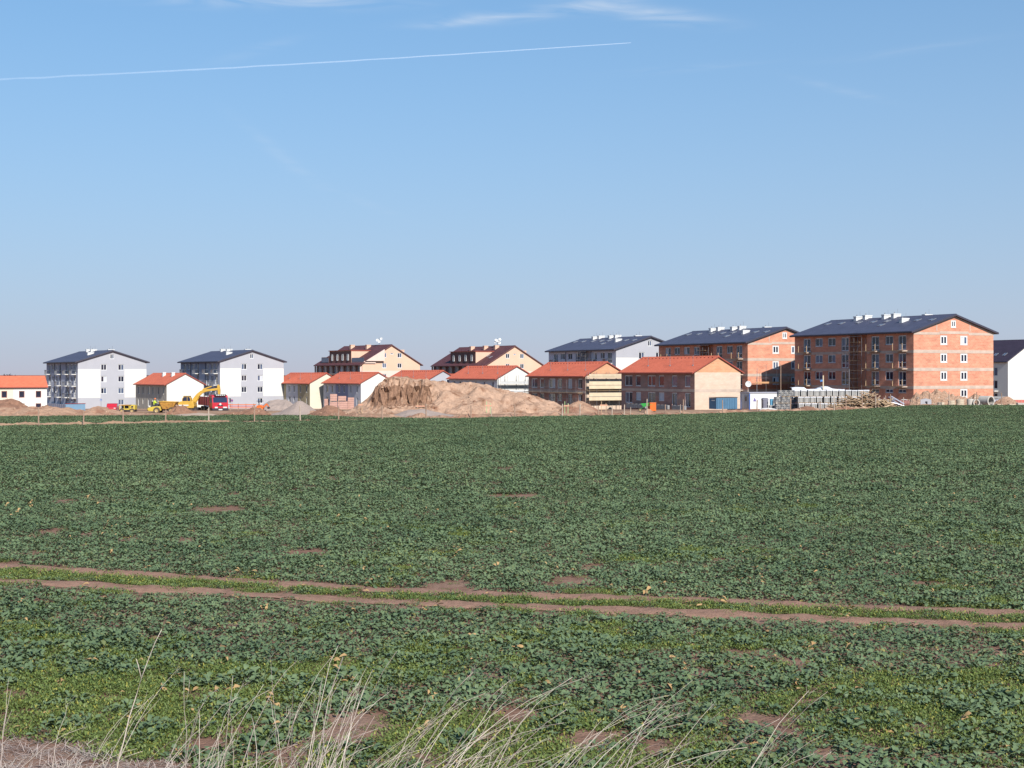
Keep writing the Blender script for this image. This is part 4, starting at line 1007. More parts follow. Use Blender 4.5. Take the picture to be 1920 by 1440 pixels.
# red dump truck facing the field
def truck():
    D = 212; t = empty('dump_truck', (PX(413, D), D, -0.42), R(28), 'red dump truck facing the field under the excavator bucket', 'truck')
    q = MB()
    q.prism([(0.0, 0.75), (0.0, 1.55), (0.22, 2.55), (0.5, 2.72), (1.75, 2.72), (1.75, 0.75)], 0, -1.2, 1.2); cab = q.build('cab', M_redp, t, bevel=0.06)
    q = MB(); q.prism([(-0.012, 1.62), (0.198, 2.44), (0.24, 2.44), (0.03, 1.62)], 0, -1.05, 1.05); q.build('windscreen', M_cabglass, cab)
    for s in (-1, 1):
        q = MB(); q.prism([(0.25, 1.6), (0.42, 2.4), (1.35, 2.4), (1.35, 1.6)], 0, s * 1.20, s * 1.212); q.build('side_window', M_cabglass, cab)
        q = MB(); q.box(s * 0.62 - 0.22, -0.13, 0.80, s * 0.62 + 0.36 * (s > 0) + (0.0 if s > 0 else 0.2), -0.03, 1.0); q.build('headlight', M_lamp, t)
        q = MB(); q.bar((s * 1.2, 0.15, 2.2), (s * 1.45, -0.1, 2.1), 0.04, 0.04); q.box(s * 1.45 - 0.1, -0.16, 1.6, s * 1.45 + 0.1, -0.08, 2.25); q.build('mirror', M_dark, t)
    q = MB(); q.box(-0.85, -0.06, 2.56, 0.85, 0.35, 2.83); q.build('sun_visor', M_dark, cab)
    for k in range(5):
        q = MB(); q.box(-0.62 + k * 0.28, -0.075, 2.64, -0.44 + k * 0.28, -0.062, 2.78); q.build('lettering', M_lamp, cab)
    q = MB(); q.lathe([(0.001, -0.05), (0.16, -0.04), (0.16, 0.0)], 14, 'y', (0, -0.01, 1.38)); q.build('badge', M_lamp, cab)
    q = MB(); q.box(-0.42, -0.03, 1.12, 0.42, -0.004, 1.28); q.build('grille', M_dark, cab)
    q = MB(); q.box(-1.22, -0.12, 0.42, 1.22, 0.25, 0.78); q.build('bumper', M_dark, t, bevel=0.04)
    q = MB(); q.box(-0.28, -0.135, 0.50, 0.28, -0.124, 0.66); q.build('number_plate', M_lamp, t)
    q = MB(); q.box(-0.5, 0.3, 0.55, 0.5, 7.2, 0.85); q.build('chassis', M_dark, t)
    b = MB(); o_, i_ = 1.25, 1.17
    b.box(-o_, 2.0, 1.15, o_, 7.3, 1.27)
    b.box(-o_, 2.0, 1.272, -i_, 7.3, 2.45); b.box(i_, 2.0, 1.272, o_, 7.3, 2.45); b.box(-i_, 2.0, 1.272, i_, 2.08, 2.75); b.box(-i_, 7.22, 1.272, i_, 7.3, 2.3)
    for s in (-1, 1):
        for k in range(6): b.box(s * o_, 2.15 + k * 0.98, 1.2, s * (o_ + 0.07), 2.27 + k * 0.98, 2.44)
    bd = b.build('dump_body', M_dkred, t)
    for s in (-1, 1):
        for y in (0.95, 4.4, 5.8): wheel(t, s * 1.02, y, 0.52, 0.52, 0.32)
truck()

# yellow excavator, boom over the truck
def excavator():
    D = 217; k = D / FPX; cx = 352
    t = empty('excavator', (PX(cx, D), D, PZ(771, D)), 0, 'yellow crawler excavator with its boom bent over the red truck', 'excavator')
    L = lambda px, py: ((px - cx) * k, (771 - py) * k)
    for y in (-1.0, 0.75):
        q = MB(); q.prism([(-1.5, 0.1), (-1.3, 0.0), (1.5, 0.0), (1.75, 0.15), (1.75, 0.45), (1.55, 0.58), (-1.35, 0.58), (-1.55, 0.42)], 1, y, y + 0.5); tr = q.build('track', M_dark, t)
        for n in range(5):
            w = MB(); w.lathe([(0.001, -0.03), (0.17, -0.03), (0.17, 0.0)], 10, 'y', (-1.1 + n * 0.62, y - 0.005, 0.27)); w.build('roller', M_tyre, tr)
    q = MB(); q.lathe([(0.6, 0.58), (0.6, 0.74)], 14); q.build('turntable', M_dark, t)
    x0, z0 = L(338, 765); x1, z1 = L(366, 752.5)
    q = MB(); q.prism([(x0 - 0.1, z0 + 0.12), (x0, z0), (x1, z0), (x1 + 0.08, z0 + 0.3), (x1 - 0.05, z1), (x0 + 0.25, z1 + 0.03), (x0 - 0.1, z1 - 0.25)], 1, -1.15, 1.15); body = q.build('body', M_yellow, t, bevel=0.06)
    q = MB(); q.box(x0 + 0.02, -1.19, z0 + 0.35, x1 - 0.75, -1.16, z0 + 0.52); q.build('white_stripe', M_lamp, body)
    q = MB(); q.box(x0 - 0.55, -0.9, z0 + 0.1, x0 - 0.11, 0.9, z1 - 0.15); q.build('counterweight', M_dark, body, bevel=0.08)
    c0, cz0 = L(343, 752.3); c1, cz1 = L(361, 743)
    q = MB(); q.prism([(c0 + 0.1, cz0), (c1, cz0), (c1 - 0.05, cz0 + 0.45), (c1 - 0.25, cz1), (c0 + 0.35, cz1), (c0 + 0.1, cz1 - 0.35)], 1, -1.1, 0.0); cab = q.build('cab', M_yellow, t)
    q = MB(); q.prism([(c0 + 0.2, cz0 + 0.06), (c0 + 0.85, cz0 + 0.06), (c0 + 0.85, cz1 - 0.08), (c0 + 0.42, cz1 - 0.08), (c0 + 0.2, cz1 - 0.38)], 1, -1.115, -1.104); q.build('side_window', M_cabglass, cab)
    q = MB(); q.prism([(c0 + 0.92, cz0 + 0.06), (c1 - 0.1, cz0 + 0.06), (c1 - 0.12, cz0 + 0.42), (c1 - 0.3, cz1 - 0.08), (c0 + 0.92, cz1 - 0.08)], 1, -1.115, -1.104); q.build('door_window', M_cabglass, cab)
    q = MB(); q.box(c0 + 0.3, -1.12, cz1, c1 - 0.2, 0.02, cz1 + 0.07); q.build('cab_roof', M_dark, cab)
    # boom: outline of the bent box beam
    P = [(360, 753), (361.5, 747), (369, 738), (376, 732.5), (384, 730), (396, 729), (405, 727.5), (408.5, 728.5), (408.5, 731), (405, 732), (396, 733), (386, 734.5), (379, 737.5), (373, 743), (368, 751), (366, 754.5)]
    q = MB(); q.prism([L(*p) for p in P], 1, 0.1, 0.55); boom = q.build('boom', M_yellow, t, bevel=0.02)
    S = [(406.5, 723), (409, 720.5), (411.5, 724), (412.5, 732), (412, 741), (410, 742.5), (408.3, 740), (407.3, 730)]
    q = MB(); q.prism([L(*p) for p in S], 1, 0.14, 0.51); q.build('stick', M_yellow, t, bevel=0.02)
    def cyl(a, b, r, nm, m=M_yellow):
        q = MB(); a, b = L(*a), L(*b); q.tube([(a[0], 0.32, a[1]), (b[0], 0.32, b[1])], r, 8); q.build(nm, m, boom)
    cyl((379, 730.5), (396, 724.5), 0.10, 'hydraulic_cylinder'); cyl((396, 724.5), (408, 722.5), 0.05, 'piston_rod', M_steel); cyl((366, 756), (374, 741), 0.09, 'hydraulic_cylinder')
    B = [(408, 740), (412.5, 740), (415, 744), (414, 749), (409.5, 751), (405.5, 749.5), (406, 746)]
    q = MB(); q.prism([L(*p) for p in B], 1, -0.15, 0.8); q.build('bucket', M_rust, t)
    for n in range(4):
        q = MB(); x, z = L(406, 749.5); q.hexa([(x - 0.05, -0.1 + n * 0.26, z), (x + 0.12, -0.1 + n * 0.26, z), (x + 0.12, -0.02 + n * 0.26, z), (x - 0.05, -0.02 + n * 0.26, z)], [(x - 0.18, -0.08 + n * 0.26, z + 0.12), (x - 0.15, -0.08 + n * 0.26, z + 0.14), (x - 0.15, -0.04 + n * 0.26, z + 0.14), (x - 0.18, -0.04 + n * 0.26, z + 0.12)]); q.build('tooth', M_dark, t)
excavator()

# yellow articulated dumper with driver
def skin_body(name, verts, edges, radii, mat, parent=None, loc=(0, 0, 0), rz=0.0, sub=2):
    me = bpy.data.meshes.new(name); me.from_pydata(verts, edges, []); me.materials.append(mat)
    o = link(name, me, parent, loc, (0, 0, rz))
    bm = bmesh.new(); bm.from_mesh(me); lay = bm.verts.layers.skin.verify(); bm.verts.ensure_lookup_table()
    for i, v in enumerate(bm.verts): v[lay].radius = (radii[i], radii[i]) if not isinstance(radii[i], tuple) else radii[i]; v[lay].use_root = (i == 0)
    bm.to_mesh(me); bm.free()
    o.modifiers.new('skin', 'SKIN').use_smooth_shade = True
    s = o.modifiers.new('sub', 'SUBSURF'); s.levels = sub; s.render_levels = sub
    return o
M_skin = flat('skin', (0.55, 0.30, 0.20), 0.6); M_trouser = flat('dark_work_trousers', (0.05, 0.06, 0.10), 0.9)
M_vest = flat('hi_vis_yellow', (0.62, 0.80, 0.05), 0.7); M_helmet = flat('orange_helmet', (0.85, 0.22, 0.06), 0.35)
def dumper():
    D = 200; k = D / FPX; cx = 306
    t = empty('site_dumper', (PX(cx, D), D, PZ(775.5, D)), 0, 'yellow site dumper with a big tipping skip, driven by a person in a hi-vis vest', 'dumper')
    L = lambda px, py: ((px - cx) * k, (775.5 - py) * k)
    q = MB(); q.prism([L(278.5, 768), L(279, 765), L(284, 763), L(291, 762), L(300, 761.5), L(303, 763), L(304, 770), L(288, 771), L(281, 770.5)], 1, -0.75, 0.75); hood = q.build('hood', M_yellowb, t, bevel=0.05)
    q = MB(); a, b = L(278, 765.5); q.box(a - 0.05, -0.5, b - 0.30, a + 0.08, 0.5, b + 0.02); q.build('radiator', M_dark, hood)
    a, b = L(283, 763); 
    for y in (-0.55, 0.35):
        q = MB(); q.box(a - 0.2, y, b, a + 0.05, y + 0.2, b + 0.2); q.build('headlight', M_lamp, t)
    for s in (-0.85, 0.85):
        for px in (296.5, 324): x, z = L(px, 769.6); wheel(t, x, s, 0.45, 0.45, 0.34, 'y')
    a, b = L(304, 769); c, d = L(330, 766)
    q = MB(); q.box(a - 0.1, -0.35, b - 0.05, c - 0.2, 0.35, b + 0.22); q.build('chassis', M_dark, t)
    q = MB(); lo = [L(307, 767), L(325, 766.5)]; hi = [L(301, 752.5), L(333, 753.5)]
    bot = [(lo[0][0], -0.6, lo[0][1]), (lo[1][0], -0.6, lo[1][1]), (lo[1][0], 0.6, lo[1][1]), (lo[0][0], 0.6, lo[0][1])]
    top = [(hi[0][0], -0.95, hi[0][1]), (hi[1][0], -0.95, hi[1][1]), (hi[1][0], 0.95, hi[1][1]), (hi[0][0], 0.95, hi[0][1])]
    q.raw(bot + top, [(3, 2, 1, 0), (0, 1, 5, 4), (1, 2, 6, 5), (2, 3, 7, 6), (3, 0, 4, 7)]); sk = q.build('skip', M_rust, t)
    sd = sk.modifiers.new('solid', 'SOLIDIFY'); sd.thickness = 0.06
    q = MB(); q.tube([top[0], top[1], top[2], top[3], top[0]], 0.05, 6); q.build('skip_rim', M_yellow, sk)
    a, b = L(300, 754); q = MB(); q.bar((a + 0.05, -0.5, b), (L(304, 769)[0], -0.5, L(304, 769)[1]), 0.1, 0.12); q.bar((a + 0.05, 0.5, b), (L(304, 769)[0], 0.5, L(304, 769)[1]), 0.1, 0.12); q.build('tipping_frame', M_yellow, t)
    sx, sz = L(289.5, 761.5)
    q = MB(); q.box(sx - 0.28, -0.25, sz, sx + 0.25, 0.25, sz + 0.14); q.box(sx - 0.36, -0.25, sz + 0.144, sx - 0.26, 0.25, sz + 0.6); q.build('seat', M_dark, t, bevel=0.03)
    q = MB(); q.tube([(sx + 0.75, 0, sz - 0.05), (sx + 0.6, 0, sz + 0.5)], 0.03, 6); q.lathe([(0.17, -0.02), (0.2, 0.0), (0.17, 0.02)], 14, 'z', (sx + 0.6, 0, sz + 0.5)); q.build('steering_wheel', M_dark, t)
    # driver
    w = t.location; base = (w[0] + sx, w[1], w[2] + sz + 0.14)
    V = [(0, 0, 0.10), (0.0, 0, 0.30), (0.03, 0, 0.50), (0.05, 0, 0.62), (0.07, 0, 0.70), (0.09, 0, 0.80), (0.10, 0, 0.88),
         (0.05, 0.2, 0.56), (0.14, 0.26, 0.32), (0.40, 0.17, 0.36), (0.05, -0.2, 0.56), (0.14, -0.26, 0.32), (0.40, -0.17, 0.36),
         (0.08, 0.11, 0.08), (0.48, 0.14, 0.10), (0.55, 0.14, -0.28), (0.66, 0.14, -0.33), (0.08, -0.11, 0.08), (0.48, -0.14, 0.10), (0.55, -0.14, -0.28), (0.66, -0.14, -0.33)]
    E = [(0,1),(1,2),(2,3),(3,4),(4,5),(5,6),(2,7),(7,8),(8,9),(2,10),(10,11),(11,12),(0,13),(13,14),(14,15),(15,16),(0,17),(17,18),(18,19),(19,20)]
    Rr = [0.14, 0.15, 0.16, 0.07, 0.06, 0.105, 0.09, 0.07, 0.055, 0.04, 0.07, 0.055, 0.04, 0.09, 0.07, 0.05, 0.045, 0.09, 0.07, 0.05, 0.045]
    p = skin_body('person', V, E, Rr, M_skin, None, base); tag(p, 'person in yellow hi-vis vest and orange helmet sitting on the dumper', 'person')
    q = MB(); q.lathe([(0.17, 0.06), (0.185, 0.2), (0.195, 0.4), (0.20, 0.52), (0.13, 0.6), (0.08, 0.64)], 14, 'z', (0.02, 0, 0)); q.build('vest', M_vest, p, smooth=True)
    q = MB()
    for s in (-1, 1):
        q.tube([(0.06, 0.11 * s, 0.08), (0.5, 0.14 * s, 0.10), (0.57, 0.14 * s, -0.28)], [0.115, 0.09, 0.075], 8)
    q.build('trousers', M_trouser, p, smooth=True)
    for s in (-1, 1):
        q = MB(); q.tube([(0.05, 0.17 * s, 0.57), (0.13, 0.265 * s, 0.33), (0.36, 0.185 * s, 0.355)], [0.09, 0.07, 0.055], 8); q.build('sleeve', M_vest, p, smooth=True)
    q = MB(); q.lathe([(0.155, 0.85), (0.13, 0.87), (0.125, 0.92), (0.09, 0.98), (0.001, 1.0)], 14, 'z', (0.10, 0, 0)); q.build('helmet', M_helmet, p, smooth=True)
dumper()

# small yellow tractor at left
def small_tractor():
    D = 205; k = D / FPX; cx = 240; t = empty('small_tractor', (PX(cx, D), D, PZ(775, D)), 0, 'small yellow tractor with open cab in front of the leftmost white block', 'tractor')
    L = lambda px, py: ((px - cx) * k, (775 - py) * k)
    q = MB(); a, b = L(226, 771), L(254, 768.5); q.box(a[0], -0.6, a[1], b[0], 0.6, b[1]); q.build('chassis', M_dark, t)
    q = MB(); q.prism([L(245, 768), L(255, 768), L(255.3, 759.5), L(249, 758.5), L(245, 762)], 1, -0.65, 0.65); eng = q.build('engine_cover', M_yellowb, t, bevel=0.04)
    q = MB(); q.prism([L(247, 764), L(252, 764), L(252, 761), L(249, 761)], 1, -0.665, -0.655); q.build('side_window', M_cabglass, eng)
    q = MB(); a, b = L(226, 768.3), L(244.5, 765.8); q.box(a[0], -0.6, a[1], b[0], 0.6, b[1]); q.build('floor_panel', M_yellowb, t)
    for px in (226.5, 235, 244):
        for y in (-0.55, 0.55):
            a, b = L(px, 766), L(px, 760); q = MB(); q.box(a[0] - 0.05, y - 0.04, a[1], a[0] + 0.05, y + 0.04, b[1]); q.build('cab_post', M_yellowb, t)
    q = MB(); a, b = L(225.5, 760), L(245, 758.8); q.box(a[0], -0.65, a[1], b[0], 0.65, b[1]); q.build('cab_roof', M_rust, t)
    q = MB(); a, b = L(227.5, 765.6), L(243, 760.2); q.box(a[0], 0.5, a[1], b[0], 0.53, b[1]); q.build('rear_window', M_cabglass, t)
    for px in (231, 250):
        for y in (-0.7, 0.7): x, z = L(px, 770); wheel(t, x, y, 0.36, 0.36, 0.25, 'y')
small_tractor()

# orange mini digger
def mini_digger():
    D = 203; k = D / FPX; cx = 490; t = empty('mini_digger', (PX(cx, D), D, PZ(773, D)), 0, 'orange mini digger beside the broad grey gravel heap', 'excavator')
    L = lambda px, py: ((px - cx) * k, (773 - py) * k)
    for y in (-0.6, 0.35):
        q = MB(); a, b = L(482, 773), L(498, 768.5); q.prism([(a[0] + 0.1, a[1]), (b[0] - 0.1, a[1]), (b[0], 0.17), (b[0] - 0.1, b[1]), (a[0] + 0.1, b[1]), (a[0], 0.17)], 1, y, y + 0.25); q.build('track', M_dark, t)
    q = MB(); q.prism([L(481.5, 768), L(494, 768), L(494.5, 762), L(490, 759), L(482, 760.5)], 1, -0.5, 0.5); q.build('body', M_orange, t, bevel=0.04)
    for y in (-0.4, 0.4):
        q = MB(); q.tube([(*L(485, 760)[:1], y, L(485, 760)[1]), (L(486, 752)[0], y, L(486, 752)[1])], 0.035, 6); q.build('canopy_post', M_dark, t)
    q = MB(); a, b = L(482, 752.5), L(493, 751.5); q.box(a[0], -0.5, a[1], b[0], 0.5, b[1]); q.build('canopy', M_dark, t)
    q = MB(); a, b, c = L(494, 764), L(500, 757), L(504, 763); q.bar((a[0], 0, a[1]), (b[0], 0, b[1]), 0.16, 0.18); boom = q.build('boom', M_orange, t)
    q = MB(); q.bar((b[0], 0, b[1]), (c[0], 0, c[1]), 0.12, 0.14); q.build('stick', M_orange, t)
    q = MB(); q.prism([L(502.5, 762), L(505.5, 763), L(506, 766), L(503, 767), L(501, 765)], 1, -0.2, 0.2); q.build('bucket', M_dark, t)
mini_digger()

# orange barrier rails by the truck
def barrier(label, px0, px1, y0, y1, D, nrail):
    t = empty('site_barrier', (PX(px0, D), D, PZ(770, D)), 0, label, 'barrier'); k = D / FPX
    W = (px1 - px0) * k
    for n in range(nrail):
        z = (770 - (y0 + (y1 - y0) * n / max(1, nrail - 1))) * k
        q = MB(); q.box(-0.1 + 0.15 * n, -0.03, z - 0.05, W + 0.1 - 0.1 * n, 0.03, z + 0.05); q.build('rail', M_orange if n % 2 == 0 else M_redp, t)
    for n in range(4):
        q = MB(); x = W * (0.06 + 0.29 * n); q.box(x - 0.04, 0.032, 0.0, x + 0.04, 0.1, (770 - y0) * k + 0.15); q.build('post', M_postwood, t)
barrier('orange and red plank barrier right of the red truck', 429, 479, 758.5, 764.5, 206, 3)
# batter boards: stakes with a pale orange cross board
M_pinkb = flat('faded_orange_board', (0.70, 0.36, 0.24), 0.7)
for px, yt, yb, w, lab in ((676, 753, 778, 9, 'stake pair with cross board left of the huge spoil heap'), (788, 757, 778, 16, 'faded orange cross board on a stake below the dug face of the spoil heap'),
                           (895, 753, 776, 13, 'stake with cross board below the right slope of the spoil heap, left one'), (916, 755, 779, 12, 'greenish stake with cross board below the right slope of the spoil heap'),
                           (1062, 755, 780, 10, 'green-topped stake with cross board at the rounded tan heap'), (1132, 755, 776, 14, 'yellow-topped stake in front of the boarded scaffold')):
    D = CAM_H * FPX / (yb - HOR) + 6; k = D / FPX
    t = empty('batter_board', (PX(px, D), D, zg(0, D)), 0, lab, 'stake'); hgt = (yb - yt) * k
    for s in (-0.3, 0.3):
        q = MB(); q.box(s * w * k - 0.04, -0.03, -0.3, s * w * k + 0.04, 0.03, hgt * (1.0 if s < 0 else 0.85)); q.build('stake', M_plank if 'green' not in lab else flat('green_stake', (0.35, 0.5, 0.25), 0.7), t)
    q = MB(); q.box(-w * k / 2, -0.06, hgt * 0.62, w * k / 2, -0.032, hgt * 0.62 + 0.16); q.build('board', M_pinkb, t)

# signs
def round_sign(label, px, py, r, D, m1, m2, blue=False):
    t = empty('road_sign', (PX(px, D), D, zg(PX(px, D), D)), 0, label, 'road sign'); z = PZ(py, D) - zg(PX(px, D), D)
    q = MB(); q.tube([(0, 0, -0.3), (0, 0, z + 0.3)], 0.035, 6); q.build('pole', M_steel, t)
    q = MB()
    if blue: q.box(-r, -0.06, z - r, r, -0.04, z + r)
    else: q.lathe([(0.001, -0.06), (r, -0.06), (r, -0.04), (0.001, -0.04)], 18, 'y', (0, 0, z))
    pl = q.build('plate', m1, t)
    if not blue:
        q = MB(); q.lathe([(0.001, -0.072), (r * 0.75, -0.072), (r * 0.75, -0.061)], 18, 'y', (0, 0, z)); q.build('sign_face', m2, pl)
        q = MB(); q.bar((-r * 0.6, -0.078, z + r * 0.6), (r * 0.6, -0.078, z - r * 0.6), 0.01, r * 0.22); q.build('sign_bar', m1, pl)
    else:
        q = MB(); q.box(-r * 0.5, -0.07, z - r * 0.6, r * 0.5, -0.061, z + r * 0.4); q.build('sign_face', m2, pl)
round_sign('round red and blue no-parking sign right of the red truck', 435, 751, 0.20, 240, M_redp, M_dkblue)
round_sign('small square blue sign in front of the leftmost white block', 189.5, 750, 0.18, 270, M_dkblue, M_lamp, True)
# ---------------------------------------------------------------- containers and cabin
def box_container(label, name, cat, fr, W, L, H, m, open_top=False):
    t = empty(name, (fr.X0, fr.D0, fr.zb), fr.a, label, cat)
    if open_top:
        q = MB(); th = 0.06
        q.box(0, 0, 0.1, W, L, 0.2); q.box(0, 0, 0.201, W, th, H); q.box(0, L - th, 0.201, W, L, H - 0.05); q.box(0, th, 0.201, th, L - th, H - 0.1); q.box(W - th, th, 0.201, W, L - th, H - 0.1)
        b = q.build('shell', m, t)
    else:
        q = MB(); q.box(0, 0, 0.1, W, L, H); b = q.build('shell', m, t)
    for i in range(int(W / 0.45)):
        x = 0.2 + i * 0.45
        if x < W - 0.12: q = MB(); q.box(x, -0.05, 0.2, x + 0.09, -0.002, H - 0.1); q.build('rib', m, t)
    return t, b
fr = Frame(1343, 222, -0.12, 26)
ct, cb_ = box_container('blue steel container standing against the pale gable of the nearer brick house', 'container', 'container', fr, 3.9, 2.0, 1.85, M_blue, True)
q = MB(); q.box(-0.03, -0.07, 1.86, 3.95, 2.03, 1.93); q.build('lid', M_dark, ct)
q = MB(); q.box(-0.008, 0.4, 1.35, -0.002, 1.3, 1.5); q.build('stencil', M_lamp, ct)
fr = Frame(140, 205, -0.05, 24)
bs, _ = box_container('low blue skip with reddish rim behind the tan bank at left', 'skip_container', 'skip', Frame(123, 206, 0.05, 20), 2.7, 2.0, 1.05, flat('skip_blue', (0.17, 0.30, 0.44), 0.5), True)
q = MB()
q.box(-0.05, -0.06, 1.06, 2.75, 0.08, 1.15); q.build('rim', M_dkred, bs)
fr = Frame(1405, 226, -0.25, 26)
cbn = empty('site_cabin', (fr.X0, fr.D0, fr.zb), fr.a, 'white site cabin with blue corner posts, left of the block pallets', 'cabin')
q = MB(); q.box(0.06, 0.06, 0.15, 6.0, 2.38, 2.62); cw = q.build('wall', M_whiteboard, cbn)
q = MB(); q.box(-0.05, -0.05, 2.62, 6.1, 2.5, 2.78); q.build('roof', flat('cabin_roof', (0.42, 0.42, 0.50), 0.6), cbn)
for x, y in ((0, 0), (0, 2.3), (5.92, 0)):
    q = MB(); q.box(x, y, 0.0, x + 0.16, y + 0.16, 2.615); q.build('corner_post', M_dkblue, cbn)
q = MB(); q.box(0.02, 0.5, 0.25, 0.055, 1.4, 2.35); dr = q.build('door', flat('grey_door', (0.45, 0.46, 0.50), 0.6), cbn)
q = MB(); q.box(0.005, 0.7, 1.4, 0.018, 1.2, 2.1); q.build('pane', M_glass, dr)
q = MB(); q.prism([(0.75, 1.35), (1.35, 1.35), (1.05, 1.95)], 1, 0.03, 0.055); ws = q.build('warning_sign', flat('sign_violet', (0.20, 0.16, 0.40), 0.5), cbn)
# white dish on a mast beside the cabin
t = empty('satellite_dish', (PX(1403, 228), 228, -0.3), 0, 'large round white dish on a mast above the site cabin', 'dish')
z = PZ(720, 228) + 0.3
q = MB(); q.tube([(0, 0.1, 0), (0, 0.1, z)], 0.04, 6); q.build('mast', M_steel, t)
q = MB(); q.lathe([(0.001, 0.06), (0.25, 0.04), (0.42, -0.02), (0.48, -0.07), (0.47, -0.09), (0.40, -0.04), (0.24, 0.015), (0.001, 0.035)], 22, 'y', (0, 0, z)); q.build('dish', M_frame, t, smooth=True)
q = MB(); q.tube([(0, -0.05, z - 0.45), (0, -0.4, z)], 0.015, 5); q.lathe([(0.001, -0.45), (0.05, -0.45), (0.05, -0.36), (0.001, -0.36)], 8, 'y', (0, 0, z)); q.build('feed_arm', M_steel, t)

# ---------------------------------------------------------------- block pallets
ORD = ['first', 'second', 'third', 'fourth', 'fifth', 'sixth', 'seventh', 'eighth', 'ninth', 'tenth', 'eleventh', 'twelfth', 'thirteenth']
M_block = pmat('grey_concrete_block', (0.52, 0.50, 0.475), 0.9, 0.14, 3.0)
M_blockd = pmat('dark_hollow_block', (0.30, 0.30, 0.31), 0.9, 0.2, 3.0)
M_wrap = pmat('white_plastic_wrap', (0.74, 0.75, 0.80), 0.45, 0.08, 3.0)
def pallet_kit(w, h, kind):
    base = MB()
    for x in (0.0, w / 2 - 0.06, w - 0.12): base.box(x, 0, 0, x + 0.12, 0.9, 0.09)
    for k in range(5): base.box(-0.02, k * 0.19, 0.092, w + 0.02, k * 0.19 + 0.12, 0.12)
    kit = {'base': base.mesh('pallet_base', M_plank)}
    n = 4; bw = w / n
    col = MB(); col.box(0.008, 0.03, 0.125, bw * 0.60, 0.88, h - 0.05); kit['col'] = col.mesh('block_column', M_block); kit['bw'] = bw; kit['n'] = n
    cap = MB(); cap.box(-0.02, 0.0, h - 0.045, w + 0.02, 0.92, h + 0.01); cap.box(-0.02, -0.012, h - 0.14, w + 0.02, -0.002, h + 0.008); kit['cap'] = cap.mesh('plastic_cap', M_wrap)
    inn = MB(); inn.box(0.03, 0.12, 0.13, w - 0.03, 0.86, h - 0.06); kit['inner'] = inn.mesh('inner_blocks', M_blockd)
    return kit
KIT = pallet_kit(0.86, 1.02, 's')
def striped_pallet(px, D, z, tier, idx, rz=R(6)):
    lab = f'{ORD[idx]} striped grey block pallet from the left in the {tier} tier beside the timber pile'
    t = empty('block_pallet', (PX(px, D), D, z), rz, lab, 'pallet', 'pallets of grey concrete blocks')
    link('pallet_base', KIT['base'], t); link('inner_blocks', KIT['inner'], t)
    for k in range(KIT['n']): link('block_column', KIT['col'], t, (k * KIT['bw'], 0.02 * ((k * 7 + idx * 3) % 3 - 1), 0))
    link('plastic_cap', KIT['cap'], t)
TH = 1.03
for i, px in enumerate((1490, 1502.5, 1515.5, 1527, 1538.5, 1550.5, 1562, 1574, 1586, 1597.5, 1609, 1620)): striped_pallet(px, 222 + i * 0.12, -0.12 + 2 * TH - 0.08 + 0.02 * (i % 3), 'top', i)
for i, px in enumerate((1497, 1508.5, 1520, 1532, 1546, 1559, 1573, 1586, 1598, 1609.5, 1620.5)): striped_pallet(px, 221.6 + i * 0.14, -0.12 + TH - 0.03, 'middle', i)
for i, px in enumerate((1498, 1510, 1522, 1535, 1546.5, 1560, 1573, 1586, 1598, 1610)): striped_pallet(px, 221.3 + i * 0.14, -0.14, 'bottom', i)
def hollow_pallet(px, D, z, w, h, lab):
    t = empty('block_pallet', (PX(px, D), D, z), R(10), lab, 'pallet', 'pallets of grey concrete blocks')
    q = MB()
    for x in (0, w - 0.1): q.box(x, 0, 0, x + 0.1, 0.8, 0.08)
    q.box(0, 0, 0.082, w, 0.8, 0.11); q.build('pallet_base', M_plank, t)
    for r in range(3):
        for c in range(3):
            q = MB(); a, b = c * w / 3 + 0.012, (c + 1) * w / 3 - 0.012; zz, zt = 0.12 + r * (h - 0.12) / 3, 0.12 + (r + 1) * (h - 0.12) / 3 - 0.015
            e = 0.055
            q.box(a, 0.0, zz, a + e, 0.8, zt); q.box(b - e, 0, zz, b, 0.8, zt); q.box(a + e, 0, zz, b - e, 0.8, zz + e); q.box(a + e, 0, zt - e, b - e, 0.8, zt); q.box(a + e, 0.25, zz + e, b - e, 0.6, zt - e)
            q.build('hollow_block', M_blockd if (r + c) % 3 else M_block, t)
rowlab = ('bottom', 'middle', 'top')
for r, (xs_, y) in enumerate((((1455, 1465, 1474.5), 0), ((1454.5, 1465.5, 1475), 1), ((1460, 1469.5, 1479), 2))):
    for c, px in enumerate(xs_): hollow_pallet(px, 219.5 + 0.3 * r, -0.1 + y * 1.0, 0.76, 1.0, f'{("left", "centre", "right")[c]} pallet of dark hollow blocks in the {rowlab[r]} row next to the site cabin')
# white sheet draped over the pallets behind
V = []; Fs = []; nx, ny = 26, 8
for j in range(ny):
    for i in range(nx):
        x = PX(1484, 224) + i * 0.33; y = 223.6 + j * 0.3
        z = 3.02 + 0.10 * noise.noise(Vector((i * 0.5, j * 0.6, 1))) + (0.45 * math.exp(-((i - 16) / 3.0) ** 2)) - (0.5 if j == 0 else 0) + (0.3 if i < 7 else 0)
        V.append((x, y, z))
for j in range(ny - 1):
    for i in range(nx - 1): a = j * nx + i; Fs.append((a, a + 1, a + nx + 1, a + nx))
me = bpy.data.meshes.new('plastic_sheet'); me.from_pydata(V, [], Fs); me.materials.append(M_wrap); me.polygons.foreach_set('use_smooth', [True] * len(Fs)); me.update()
o = tag(link('plastic_sheet', me), 'crumpled white plastic sheet draped over the block pallets', 'plastic sheet'); o.modifiers.new('solid', 'SOLIDIFY').thickness = 0.02
